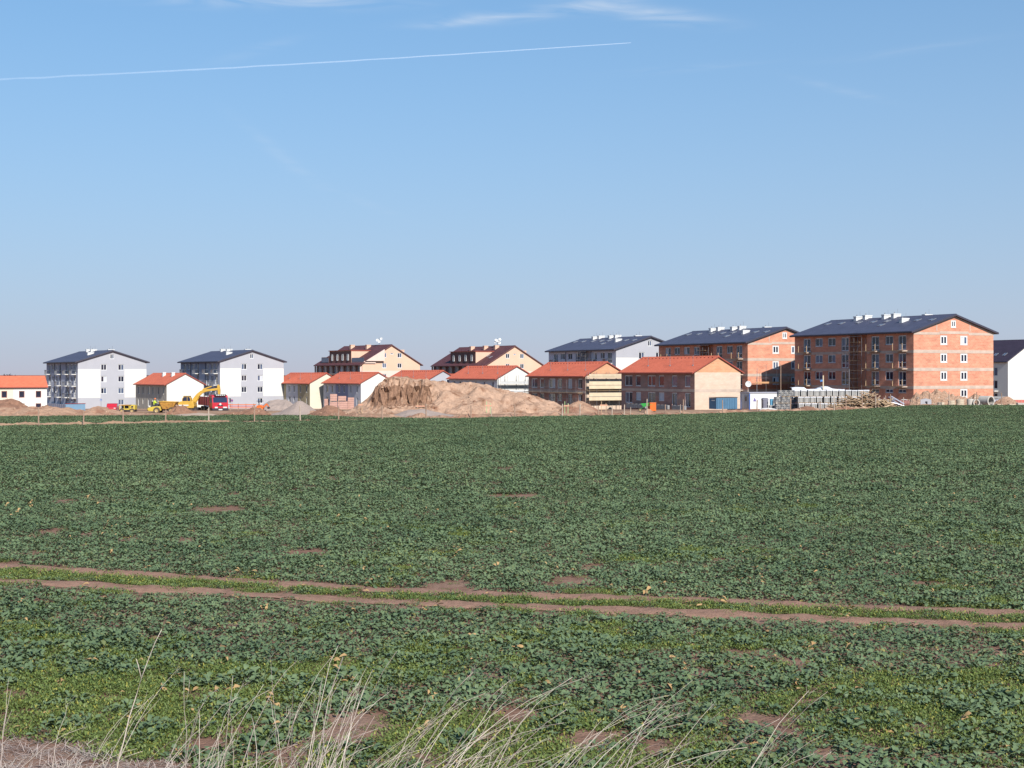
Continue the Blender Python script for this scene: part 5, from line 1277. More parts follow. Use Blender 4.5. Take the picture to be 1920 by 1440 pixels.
# a further run of pallets under the sheet
for i in range(9):
    t = empty('block_pallet', (PX(1484, 224) + i * 0.93, 224.2, -0.2), 0, f'{ORD[i]} pallet from the left of the rear stack under the white plastic sheet', 'pallet', 'pallets of grey concrete blocks')
    for lv in range(3): link('inner_blocks', KIT['inner'], t, (0, 0, lv * 1.0)); link('plastic_cap', KIT['cap'], t, (0, 0, lv * 1.0))

# arched frame, barrel, loose things in front of the cabin
t = empty('portable_toilet', (PX(1434, 222), 222, -0.16), R(8), 'dark grey portable toilet with rounded roof in front of the site cabin', 'toilet')
q = MB(); q.box(-0.42, -0.42, 0, 0.42, 0.42, 1.55); q.build('wall', flat('toilet_grey', (0.16, 0.16, 0.21), 0.5), t, bevel=0.03)
q = MB(); q.prism([(-0.45, 1.552), (0.45, 1.552), (0.42, 1.75), (0.25, 1.88), (-0.25, 1.88), (-0.42, 1.75)], 1, -0.44, 0.44); q.build('roof', flat('toilet_roof', (0.22, 0.22, 0.28), 0.5), t)
q = MB(); q.box(-0.3, -0.445, 0.1, 0.3, -0.422, 1.5); dr = q.build('door', flat('toilet_door', (0.2, 0.2, 0.26), 0.5), t)
q = MB(); q.box(0.2, -0.47, 0.8, 0.26, -0.446, 0.95); q.build('handle', M_lamp, dr)
def barrel(label, px, D, z, r, h, m):
    q = MB(); q.lathe([(0.001, 0), (r, 0), (r, h * 0.3), (r * 1.05, h * 0.33), (r, h * 0.36), (r, h * 0.63), (r * 1.05, h * 0.66), (r, h * 0.69), (r, h), (0.001, h - 0.03)], 18)
    tag(q.build('barrel', m, None, (PX(px, D), D, z), smooth=False), label, 'barrel')
barrel('sky-blue barrel between the portable toilet and the hollow block pallets', 1447, 221, 0.62, 0.3, 0.95, flat('sky_blue_plastic', (0.15, 0.42, 0.62), 0.4))
t = empty('block_pallet', (PX(1442.5, 220.8), 220.6, -0.14), 0, 'low pallet of pale blocks carrying the sky-blue barrel', 'pallet')
link('pallet_base', KIT['base'], t); link('inner_blocks', KIT['inner'], t, scale=(1, 1, 0.74)); 
q = MB(); q.prism([(-1.4, 0), (1.6, 0), (0.9, 0.28), (0.1, 0.40), (-0.8, 0.34)], 1, -0.3, 0.3)
tag(q.build('cement_heap', M_whitep, None, (PX(1440, 217.5), 217.5, -0.1)), 'low white plastic-covered heap in front of the portable toilet', 'heap')

# ---------------------------------------------------------------- timber pile
pm = []
for k in range(4):
    q = MB(); L_ = (1.6, 2.2, 2.8, 1.2)[k]; q.box(-L_/2, -0.07 - 0.02 * k, -0.03, L_/2, 0.07 + 0.02 * k, 0.03)
    pm.append([q.mesh('plank', m) for m in (M_plank, pmat('old_timber', (0.42, 0.29, 0.20), 0.9, 0.25, 2.5), pmat('fresh_timber', (0.60, 0.43, 0.28), 0.85, 0.2, 2.5))])
t = empty('timber_pile', (PX(1618, 216), 216, zg(PX(1618, 216), 216)), 0, 'tangled pile of old planks and boards right of the block pallets', 'timber pile')
rn = random.Random(12); half = 4.6
for i in range(250):
    s = rn.uniform(-1, 1); s = math.copysign(abs(s) ** 1.15, s); x = s * half
    top = 2.15 * max(0.06, (1 - abs((x - 0.1) / half) ** 1.8)) * (0.85 + 0.25 * math.sin(x * 2.3))
    z = 0.05 + top * rn.random() ** 0.7; y = rn.uniform(-1.3, 1.3) * (1 - 0.6 * z / 2.3)
    o = link('plank', rn.choice(rn.choice(pm)), t, (x, y, z), (rn.uniform(-0.5, 0.5), rn.gauss(0, 0.33), rn.gauss(0, 0.6)))
t = empty('scrap_metal_pile', (PX(1672, 218), 218, zg(PX(1672, 218), 218)), 0, 'leaning bundle of pale grey metal panels at the right end of the timber pile', 'scrap metal')
M_pale = flat('pale_metal', (0.55, 0.57, 0.66), 0.4, 0.3)
for i in range(16):
    q = MB(); L_ = rn.uniform(1.2, 2.4); q.box(-L_/2, -0.14, -0.025, L_/2, 0.14, 0.025)
    q.build('panel', M_pale, t, (rn.uniform(-1.3, 1.2), rn.uniform(-0.6, 0.6), 0.35 + rn.random() * 1.0), (rn.uniform(-0.6, 0.6), rn.uniform(0.2, 0.75), rn.uniform(-0.5, 0.5)))
# brown ribbed drum
t = empty('cable_drum', (PX(1695, 221), 221, zg(PX(1695, 221), 221) + 0.5), 0, 'brown ribbed drum lying in front of the scrap metal, pale rim on top', 'drum')
q = MB(); q.lathe([(0.001, -0.75), (0.5, -0.75), (0.5, 0.75), (0.001, 0.75)], 20, 'x'); q.build('drum', flat('drum_brown', (0.33, 0.14, 0.12), 0.7), t)
for k in range(7):
    q = MB(); x = -0.66 + k * 0.22; q.lathe([(0.50, x - 0.05), (0.54, x - 0.03), (0.54, x + 0.03), (0.50, x + 0.05)], 20, 'x'); q.build('rib', flat('drum_rib', (0.26, 0.11, 0.09), 0.7), t)
q = MB(); q.tube([(0.8 * math.cos(a), 0.0, 0.62 * math.sin(a)) for a in np.linspace(0.15, math.pi - 0.1, 12)], 0.05, 6); q.build('rim_hoop', M_whitep, t)

# ---------------------------------------------------------------- concrete rings and pipes
M_ring = pmat('precast_concrete', (0.56, 0.52, 0.47), 0.9, 0.12, 2.0, bump=0.2); M_ringt = pmat('sandy_concrete', (0.60, 0.50, 0.38), 0.9, 0.14, 2.0)
def ring(parent, r, h, th, m, loc, rot=(0, 0, 0), name='ring'):
    q = MB(); q.lathe([(r - th, 0), (r, 0), (r, h * 0.9), (r - 0.03, h), (r - th, h), (r - th, 0)], 28); return q.build(name, m, parent, loc, rot)
def ring_stack(label, px, D, r, hs, m):
    t = empty('concrete_ring_stack', (PX(px, D), D, zg(PX(px, D), D) + 0.03), 0, label, 'concrete rings'); z = 0
    for i, h in enumerate(hs): ring(t, r * (1 - 0.03 * (i % 2)), h - 0.02, 0.1, m, (0.02 * (i % 2), 0, z)); z += h
ring_stack('low stack of two sandy concrete rings right of the concrete chamber', 1764, 222.5, 0.55, (0.3, 0.3), M_ringt)
ring_stack('sandy concrete ring stack in front of the middle of the rubble heap', 1784, 222.6, 0.52, (0.28, 0.28, 0.28), M_ringt)
ring_stack('tall stack of three sandy concrete rings', 1800, 222.5, 0.62, (0.36, 0.32, 0.36), M_ringt)
ring_stack('single upright grey concrete pipe between the ring stack and the small open ring', 1819, 222.5, 0.50, (1.12,), M_ring)
ring_stack('short grey ring between the two open-faced pipes', 1842, 223, 0.42, (0.45, 0.40), M_ring)
def open_pipe(label, px, D, r, L_, yaw, th):
    t = empty('concrete_pipe', (PX(px, D), D, zg(PX(px, D), D) + r + 0.02), R(yaw), label, 'concrete pipe')
    ring(t, r, L_, th, M_ring, (0, 0, 0), (R(-90), 0, 0), 'barrel_wall')
    q = MB(); q.lathe([(r - th * 1.3, -0.04), (r + 0.03, -0.04), (r + 0.03, 0.12), (r + 0.004, 0.12)], 28, 'y'); q.build('collar', M_ring, t)
open_pipe('small concrete ring standing on edge with its open end facing us', 1831, 221.8, 0.52, 0.7, 10, 0.1)
open_pipe('big concrete pipe lying with its open mouth facing us', 1858, 222, 0.78, 1.9, 32, 0.13)
# concrete chamber with a doorway-like opening
t = empty('concrete_chamber', (PX(1736, 222), 222, zg(64, 222)), R(-14), 'grey precast chamber with dark square opening at the left of the pipes', 'concrete block')
q = MB(); wall_panel(q, 1.6, 0, [(0, 1.0), (0.8, 1.2), (1.6, 1.0)], [(0.68, 1.02, 0.3, 0.75, 0.3)], lambda x, z, d: (x - 0.8, d - 0.5, z), lambda x, z: 0)
q.face([(-0.8, -0.5, 0), (-0.8, 0.5, 0), (-0.8, 0.5, 1.0), (-0.8, -0.5, 1.0)]); q.face([(0.8, -0.5, 0), (0.8, 0.5, 0), (0.8, 0.5, 1.0), (0.8, -0.5, 1.0)]); q.face([(-0.8, -0.5, 1.0), (0, -0.5, 1.2), (0, 0.5, 1.2), (-0.8, 0.5, 1.0)]); q.face([(0, -0.5, 1.2), (0.8, -0.5, 1.0), (0.8, 0.5, 1.0), (0, 0.5, 1.2)]); q.face([(-0.8, 0.5, 0), (0.8, 0.5, 0), (0.8, 0.5, 1.0), (0, 0.5, 1.2), (-0.8, 0.5, 1.0)])
q.build('shell', pmat('blue_grey_concrete', (0.50, 0.50, 0.54), 0.9, 0.1, 2.0), t)
q = MB(); q.box(0.85, -0.7, 0.0, 2.2, 0.1, 0.22); q.build('base_slab', M_ring, t)
def slab_stack(label, px, D, w, n, m):
    t = empty('slab_stack', (PX(px, D), D, zg(PX(px, D), D) + 0.03), R(4), label, 'concrete slabs')
    for k in range(n): q = MB(); q.box(-w/2 + 0.03 * (k % 2), -0.4, k * 0.17, w/2, 0.4, k * 0.17 + 0.15); q.build('slab', m, t, bevel=0.01)
slab_stack('two pale kerb slabs right of the big concrete pipe', 1873, 222, 0.9, 2, M_ringt); slab_stack('flat pale slabs in front of the smooth tan heap', 1897, 222.4, 1.1, 2, M_ringt); slab_stack('three-high slab block at the right edge', 1913, 222.4, 1.1, 3, M_ring)
# stacked goods behind, at the right edge
t = empty('timber_rack', (PX(1862, 262), 262, -1.1), R(10), 'long low rack of stacked grey boards in front of the white house at right', 'rack')
for lv in range(3):
    q = MB(); q.box(0, 0, 0.9 + lv * 0.55, 4.4 - lv * 0.9, 1.0, 1.3 + lv * 0.55); q.build('board_bundle', (M_block, M_pale, M_blockd)[lv], t)
for x in (0.3, 1.9, 3.6):
    q = MB(); q.box(x, 0.1, 0, x + 0.12, 0.9, 0.898); q.build('leg', M_dark, t)
t = empty('red_crate', (PX(1903, 255), 255, -0.85), R(12), 'red box-shaped crate at the right edge behind the slabs', 'crate')
q = MB(); q.box(0, 0, 0, 2.2, 1.4, 1.65); q.build('body', flat('faded_red', (0.60, 0.16, 0.13), 0.6), t, bevel=0.03)
for x in (0.5, 1.2, 1.8): q = MB(); q.box(x, -0.06, 0.1, x + 0.1, -0.002, 1.55); q.build('batten', flat('pale_red', (0.66, 0.30, 0.26), 0.6), t)
q = MB(); q.box(-1.2, -0.5, 2.0, -1.1, -0.4, 2.0)

# ---------------------------------------------------------------- in front of the nearer brick house
t = empty('orange_box', (PX(1219, 206), 206, 0.0), R(20), 'tall bright orange box beside the green wheelbarrow', 'box')
q = MB(); q.box(0, 0, 0.12, 0.95, 0.7, 1.25); q.build('body', M_orange, t, bevel=0.02)
q = MB(); q.box(-0.03, -0.03, 1.252, 0.98, 0.73, 1.32); q.build('lid', flat('light_orange', (0.80, 0.22, 0.06), 0.5), t)
for x in (0.05, 0.8): q = MB(); q.box(x, 0.1, 0.0, x + 0.1, 0.6, 0.118); q.build('skid', M_dark, t)
t = empty('wheelbarrow', (PX(1210, 205), 205, 0.02), R(-12), 'bright green wheelbarrow tipped beside the tall pale post', 'wheelbarrow')
M_green = flat('bright_green', (0.06, 0.48, 0.10), 0.45)
q = MB(); q.raw([(-0.3, -0.25, 0.75), (0.3, -0.25, 0.82), (0.3, 0.25, 0.82), (-0.3, 0.25, 0.75), (-0.62, -0.36, 1.15), (0.55, -0.36, 1.25), (0.55, 0.36, 1.25), (-0.62, 0.36, 1.15)], [(3, 2, 1, 0), (0, 1, 5, 4), (1, 2, 6, 5), (2, 3, 7, 6), (3, 0, 4, 7)])
tb = q.build('tub', M_green, t); tb.modifiers.new('solid', 'SOLIDIFY').thickness = 0.03
for s in (-0.22, 0.22): q = MB(); q.tube([(-0.75, s * 0.3, 0.35), (-0.2, s, 0.72), (0.95, s, 1.05)], 0.03, 6); q.build('handle', M_green, t)
wheel(t, -0.72, 0, 0.28, 0.25, 0.1, 'y')
for s in (-0.2, 0.2): q = MB(); q.tube([(0.3, s, 0.85), (0.42, s, 0.0)], 0.025, 6); q.build('leg', M_dark, t)
fr8 = Frame(1302.5, 229, 0.0, 26)
for k, (va, vb) in enumerate(((1.0, 5.2), (6.0, 9.8), (13.0, 19.5))):
    t = empty('kerb_stack', (fr8.X0, fr8.D0, fr8.zb), fr8.a, ('row of dark kerb blocks under the right doors of the nearer brick house', 'row of dark kerb blocks under the middle window of the nearer brick house', 'row of dark kerb blocks under the left windows of the nearer brick house')[k], 'kerb blocks')
    n = int((vb - va) / 0.62)
    for j in range(n): q = MB(); q.box(-1.3, va + j * 0.62, -0.35, -0.9, va + j * 0.62 + 0.55, 0.32 + 0.03 * (j % 2)); q.build('kerb_block', M_blockd, t)
# tall pale pole with blue flag, and dark site poles
def pole(name, label, px, y0, y1, D, r, m, cat='pole', flag=None):
    t = empty(name, (PX(px, D), D, zg(PX(px, D), D)), 0, label, cat); z = PZ(y0, D) - zg(PX(px, D), D)
    q = MB(); q.tube([(0, 0, -0.3), (0, 0, z)], r, 6); q.build('shaft', m, t)
    if flag:
        q = MB(); q.raw([(-0.5, -0.02, z - 0.75), (0, -0.02, z - 0.6), (0, -0.02, z - 0.95), (-0.45, 0.03, z - 0.98)], [(0, 1, 2, 3)]); f = q.build('flag', flag, t); f.modifiers.new('solid', 'SOLIDIFY').thickness = 0.02
pole('flag_pole', 'cream post with small blue flag rising from the block pallets', 1543.5, 704, 770, 223.5, 0.10, M_board, flag=flat('flag_blue', (0.08, 0.25, 0.6), 0.7))
pole('site_pole', 'thin tall pole in front of the sunny gable of the second brick block', 1464, 682, 770, 232, 0.06, M_postwood)
pole('site_pole', 'thin steel pole beside the stair scaffold of the nearest brick block', 1592.5, 692, 760, 236, 0.05, M_steel)
pole('site_pole', 'thin antenna-like rod above the site cabin roof', 1419.5, 690, 765, 232, 0.035, M_steel)

# ---------------------------------------------------------------- pink brick stacks by the brown cone
M_pink = brickmat('pink_brick_stack', (0.58, 0.33, 0.27), (0.64, 0.38, 0.31), (0.50, 0.30, 0.26), 0.25, 0.12, 0.01, 0.2)
def brick_pallet(label, px, D, w, h, z=0.0, group='pallets of pink bricks'):
    t = empty('brick_pallet', (PX(px, D), D, zg(0, D) + z), R(8), label, 'brick pallet', group)
    q = MB()
    for x in (0, w - 0.1): q.box(x, 0, 0, x + 0.1, 0.9, 0.09)
    q.box(0, 0, 0.092, w, 0.9, 0.12); q.build('pallet_base', M_plank, t)
    n = max(2, int(h / 0.3))
    for k in range(n): q = MB(); q.box(0.02 * (k % 2), 0.02 * (k % 2), 0.125 + k * (h - 0.12) / n, w - 0.02 * ((k + 1) % 2), 0.9, 0.125 + (k + 1) * (h - 0.12) / n - 0.02); q.build('brick_course', M_pink, t)
brick_pallet('left pink brick pallet leaning by the cream gable', 608, 216, 0.75, 1.7); brick_pallet('pink brick pallet, lower of the tall stack', 618.5, 215, 1.1, 1.25); brick_pallet('pink brick pallet on top of the tall stack', 619, 215, 1.05, 1.15, 1.26)
brick_pallet('wide pink brick pallet right of the tall stack', 633, 215.3, 1.5, 1.3); brick_pallet('upper wide pink brick pallet right of the tall stack', 634, 215.3, 1.2, 0.8, 1.31); brick_pallet('rightmost pink brick pallet, half buried by the spoil heap', 652, 216, 0.95, 1.9)
# red car mostly hidden behind the low bank
def car():
    D = 240; t = empty('parked_car', (PX(211, D), D, zg(0, D) - 0.35), R(98), 'small red car half hidden behind the low tan bank', 'car')
    q = MB(); q.prism([(-2.0, 0.3), (-2.0, 0.75), (-1.2, 0.92), (-0.6, 1.42), (0.9, 1.42), (1.6, 0.95), (2.0, 0.88), (2.0, 0.3)], 1, -0.82, 0.82); q.build('body', M_redp, t, bevel=0.08)
    for s in (-1, 1):
        q = MB(); q.prism([(-1.05, 0.95), (-0.55, 1.36), (0.85, 1.36), (1.35, 0.97)], 1, s * 0.825, s * 0.835); q.build('side_window', M_cabglass, t)
        for x in (-1.25, 1.25): wheel(t, x, s * 0.75, 0.3, 0.3, 0.2, 'y')
        q = MB(); q.box(-2.03, s * 0.6 - 0.15, 0.6, -1.97, s * 0.6 + 0.15, 0.74); q.build('headlight', M_lamp, t)
    q = MB(); q.prism([(-1.16, 0.95), (-0.62, 1.40), (-0.58, 1.40), (-1.12, 0.95)], 1, -0.7, 0.7); q.build('windscreen', M_cabglass, t)
car()
# distant trees just above the horizon
M_fartree = pmat('distant_foliage', (0.09, 0.09, 0.10), 0.95, 0.3, 0.05)
def far_wood(px0, px1, D, h, seed):
    V = []; Fs = []; r_ = random.Random(seed); n = 0
    x = PX(px0, D)
    while x < PX(px1, D):
        hh = h * (0.55 + 0.45 * noise.noise(Vector((x * 0.02, seed, 0))) + 0.25 * r_.random()); w = r_.uniform(4, 9); y = D + r_.uniform(-20, 20)
        for k in range(26):
            a, b = r_.uniform(0, 6.28), r_.uniform(0.1, 1.0); s = w * 0.28
            c = Vector((x + w * 0.5 * math.cos(a) * r_.random(), y + w * 0.5 * math.sin(a), -4.5 + hh * b)); i = len(V)
            for q_ in range(4): V.append(tuple(c + Vector((r_.uniform(-s, s), r_.uniform(-s, s), r_.uniform(-s, s)))))
            Fs += [(i, i+1, i+2), (i, i+2, i+3), (i, i+1, i+3), (i+1, i+2, i+3)]
        x += w * 0.6
    me = bpy.data.meshes.new('distant_woodland'); me.from_pydata(V, [], Fs); me.materials.append(M_fartree); me.update()
    tag(link('distant_woodland', me), 'thin line of distant trees on the horizon behind the houses', 'woodland', kind='stuff')
far_wood(-250, 2200, 1300, 10.5, 5)
# vapour trail
D = 38000; P0 = Vector((PX(-150, D), D, PZ(156, D))); P1 = Vector((PX(1183, D), D * 1.0, PZ(80, D)))
q = MB(); pts = []; rr = []
for i in range(60):
    f = i / 59; p = P0.lerp(P1, f); wob = 14 * (1 - f) * 2.0
    p += Vector((0, 0, wob * noise.noise(Vector((f * 26, 0, 3))) + (math.sin(f * 3.1) * -60)))
    pts.append(p); rr.append(9 + 20 * (1 - f) ** 0.8 * (0.75 + 0.5 * noise.noise(Vector((f * 40, 5, 1)))))
q.tube(pts, rr, 10)
mv = bpy.data.materials.new('vapour'); mv.use_nodes = True; vn = mv.node_tree.nodes; vn.clear()
vo = vn.new('ShaderNodeOutputMaterial'); vs = vn.new('ShaderNodeBsdfTransparent'); vd = vn.new('ShaderNodeBsdfDiffuse'); vt = vn.new('ShaderNodeBsdfTranslucent'); va = vn.new('ShaderNodeAddShader'); vm = vn.new('ShaderNodeMixShader')
vd.inputs[0].default_value = (0.8, 0.8, 0.8, 1); vt.inputs[0].default_value = (0.6, 0.6, 0.6, 1); vm.inputs[0].default_value = 0.30
vg = vn.new('ShaderNodeNewGeometry'); vx = vn.new('ShaderNodeSeparateXYZ'); vr = vn.new('ShaderNodeMapRange')
for i_, v_ in ((1, PX(-150, 38000)), (2, PX(1183, 38000)), (3, 0.03), (4, 0.115)): vr.inputs[i_].default_value = v_
mv.node_tree.links.new(vg.outputs['Position'], vx.inputs[0]); mv.node_tree.links.new(vx.outputs[0], vr.inputs[0]); mv.node_tree.links.new(vr.outputs[0], vm.inputs[0])
ml = mv.node_tree.links; ml.new(vd.outputs[0], va.inputs[0]); ml.new(vt.outputs[0], va.inputs[1]); ml.new(vs.outputs[0], vm.inputs[1]); ml.new(va.outputs[0], vm.inputs[2]); ml.new(vm.outputs[0], vo.inputs['Surface'])
tag(q.build('vapour_trail', mv, smooth=True), 'long thin white aircraft vapour trail across the blue sky', 'vapour trail')
# ---------------------------------------------------------------- crop, weeds and dry grass
def leafmat(name, c1, c2, rough=0.5, spec=0.35, trans=0.12, c3=None):
    c1, c2, c3 = [c * ALB for c in c1], [c * ALB for c in c2], [c * ALB for c in (c3 or c2)]
    m, n, l, b = nt(name)
    oi = n.new('ShaderNodeObjectInfo'); geo = n.new('ShaderNodeNewGeometry')
    ns = n.new('ShaderNodeTexNoise'); ns.inputs['Scale'].default_value = 0.16; ns.inputs['Detail'].default_value = 5; l.new(geo.outputs['Position'], ns.inputs['Vector'])
    a = n.new('ShaderNodeMath'); a.operation = 'MULTIPLY_ADD'; a.inputs[1].default_value = 0.55; l.new(oi.outputs['Random'], a.inputs[0])
    mr = n.new('ShaderNodeMapRange'); mr.inputs[1].default_value = 0.35; mr.inputs[2].default_value = 0.65; mr.inputs[3].default_value = 0.0; mr.inputs[4].default_value = 0.5; l.new(ns.outputs[0], mr.inputs[0]); l.new(mr.outputs[0], a.inputs[2])
    rp = n.new('ShaderNodeValToRGB'); rp.color_ramp.elements[0].color = (*c1, 1); rp.color_ramp.elements[1].color = (*c2, 1); rp.color_ramp.elements[1].position = 0.9
    l.new(a.outputs[0], rp.inputs[0])
    # per-leaf tint carried by the mesh
    at = n.new('ShaderNodeAttribute'); at.attribute_name = 'tint'
    mx = n.new('ShaderNodeMix'); mx.data_type = 'RGBA'; mx.inputs[7].default_value = (*(c3 or c2), 1)
    l.new(at.outputs['Fac'], mx.inputs[0]); l.new(rp.outputs[0], mx.inputs[6])
    l.new(mx.outputs[2], b.inputs['Base Color']); b.inputs['Roughness'].default_value = rough; b.inputs['Specular IOR Level'].default_value = spec
    if trans:
        tr = n.new('ShaderNodeBsdfTranslucent'); l.new(mx.outputs[2], tr.inputs[0]); ms = n.new('ShaderNodeMixShader'); ms.inputs[0].default_value = trans
        out = n['Material Output']; l.new(b.outputs[0], ms.inputs[1]); l.new(tr.outputs[0], ms.inputs[2]); l.new(ms.outputs[0], out.inputs['Surface'])
    return m
M_rape = leafmat('rapeseed_leaf', (0.098, 0.154, 0.076), (0.186, 0.255, 0.126), 0.52, 0.25, 0.08, c3=(0.29, 0.27, 0.09))
M_weed = leafmat('weed_leaf', (0.104, 0.165, 0.042), (0.200, 0.255, 0.066), 0.55, 0.3, 0.12, c3=(0.33, 0.32, 0.06))
M_straw = pmat('dry_straw', (0.65, 0.56, 0.47), 0.8, 0.2, 6.0)
M_strawd = pmat('grey_straw', (0.50, 0.40, 0.36), 0.85, 0.25, 6.0)
M_dryleaf = leafmat('dry_leaf', (0.42, 0.24, 0.10), (0.55, 0.36, 0.17), 0.8, 0.2, 0.1)
PROTO = bpy.data.collections.new('plant_prototypes')
def leaf_geo(rnd, L, W, elev, yaw, base, segs=4, lobes=True, droop=0.6):
    """one leaf: petiole then a broad wavy blade, as two strips either side of the midrib"""
    V = []; F = []
    d = Vector((math.cos(yaw), math.sin(yaw), 0)); side = Vector((-d.y, d.x, 0)); p = Vector(base); e = elev
    prof = [0.05, 0.55, 1.0, 0.85, 0.12] if segs == 4 else [0.08, 1.0, 0.2]
    step = L / segs; tw = rnd.uniform(-0.5, 0.5)
    for i in range(segs + 1):
        w = W * 0.5 * prof[i] * (rnd.uniform(0.45, 1.35) if lobes else 1.0)
        up = Vector((0, 0, 1)); n_ = (up * math.cos(e) - d * math.sin(e))
        s2 = (side * math.cos(tw) + n_ * math.sin(tw)).normalized()
        cup = n_ * (w * rnd.uniform(0.05, 0.5))
        V += [p + s2 * w + cup, p.copy(), p - s2 * w + cup * rnd.uniform(0.3, 1.2)]
        p = p + (d * math.cos(e) + up * math.sin(e)) * step; e -= droop * (i + 0.5) / segs + rnd.uniform(-0.1, 0.1)
    for i in range(segs):
        a = i * 3; F += [(a, a + 1, a + 4, a + 3), (a + 1, a + 2, a + 5, a + 4)]
    return V, F
def plant_mesh(name, parts, mat):
    V = []; F = []; T = []
    for v, f, t in parts:
        o = len(V); V += [tuple(q) for q in v]; F += [tuple(o + k for k in g) for g in f]; T += [t] * len(v)
    me = bpy.data.meshes.new(name); me.from_pydata(V, [], F); me.materials.append(mat)
    at = me.attributes.new('tint', 'FLOAT', 'POINT'); at.data.foreach_set('value', T)
    me.polygons.foreach_set('use_smooth', [True] * len(F)); me.update(); return me
def rosette(rnd, n, segs, c=(0, 0), size=1.0):
    """a bushy young rape plant: many small lobed leaves on a low dome"""
    parts = []; y0 = rnd.random() * 6.28
    for i in range(n):
        yaw = y0 + i * 2.4 + rnd.uniform(-0.4, 0.4); rr = 0.19 * size * math.sqrt((i + 0.3) / n)
        z = size * (0.025 + 0.105 * (1 - (rr / (0.21 * size)) ** 2) * rnd.uniform(0.6, 1.1))
        L = size * rnd.uniform(0.065, 0.125); W = L * rnd.uniform(0.5, 0.8); elev = rnd.uniform(-0.25, 0.9)
        t = 1.0 if (i > n * 0.7 and rnd.random() < 0.08) else (0.35 if rnd.random() < 0.10 else 0.0)
        v, g = leaf_geo(rnd, L, W, elev, yaw + rnd.uniform(-0.7, 0.7), (c[0] + rr * math.cos(yaw), c[1] + rr * math.sin(yaw), z), segs, True, rnd.uniform(0.3, 1.1))
        parts.append((v, g, t))
    return parts
def make_coll(name, meshes):
    c = bpy.data.collections.new(name)
    for i, me in enumerate(meshes): c.objects.link(bpy.data.objects.new(f'{name}_{i:02d}', me))
    return c
r_ = random.Random(21)
C_near = make_coll('rapeseed_plant', [plant_mesh('rapeseed_plant', rosette(r_, r_.randint(20, 28), 4, (0, 0), 1.0), M_rape) for _ in range(12)])
def patch(rnd, nros, nleaf, spread):
    parts = []
    for k in range(nros): parts += rosette(rnd, nleaf, 2, (rnd.uniform(-spread, spread), rnd.uniform(-spread, spread)), rnd.uniform(0.85, 1.25))
    return parts
C_far = make_coll('rapeseed_patch', [plant_mesh('rapeseed_patch', patch(r_, 13, 13, 0.52), M_rape) for _ in range(10)])
def weed(rnd):
    parts = []
    for k in range(84):
        a, d = rnd.random() * 6.28, 0.22 * math.sqrt(rnd.random()); L = rnd.uniform(0.02, 0.052)
        v, f = leaf_geo(rnd, L, L * rnd.uniform(0.35, 0.6), rnd.uniform(0.1, 1.2), rnd.random() * 6.28, (d * math.cos(a), d * math.sin(a), rnd.uniform(0.005, 0.06)), 2, False)
        parts.append((v, f, 1.0 if rnd.random() < 0.07 else 0.0))
    return parts
C_weed = make_coll('weed_tuft', [plant_mesh('weed_tuft', weed(r_), M_weed) for _ in range(8)])
def dryl(rnd):
    parts = []
    for k in range(rnd.randint(1, 3)):
        L = rnd.uniform(0.06, 0.14); v, f = leaf_geo(rnd, L, L * 0.5, rnd.uniform(0.0, 0.6), rnd.random() * 6.28, (rnd.uniform(-.05, .05), rnd.uniform(-.05, .05), rnd.uniform(0.02, 0.10)), 4, True); parts.append((v, f, rnd.random()))
    return parts
C_dry = make_coll('dry_leaf', [plant_mesh('dry_leaf', dryl(r_), M_dryleaf) for _ in range(6)])
def strawtuft(rnd):
    q = MB()
    for k in range(16):
        a = rnd.random() * 6.28; L = rnd.uniform(0.12, 0.38); e = rnd.uniform(0.02, 0.5); b = Vector((rnd.uniform(-.12, .12), rnd.uniform(-.12, .12), 0.01))
        d = Vector((math.cos(a) * math.cos(e), math.sin(a) * math.cos(e), math.sin(e))); s = Vector((-math.sin(a), math.cos(a), 0)) * 0.0028
        m = b + d * L * 0.5; t = b + d * L - Vector((0, 0, L * 0.15))
        q.face([b - s, b + s, m + s, m - s]); q.face([m - s, m + s, t + s * 0.4, t - s * 0.4])
    return q.mesh('straw_tuft', [M_straw if rnd.random() < 0.5 else M_strawd])
C_straw = make_coll('straw_tuft', [strawtuft(r_) for _ in range(8)])
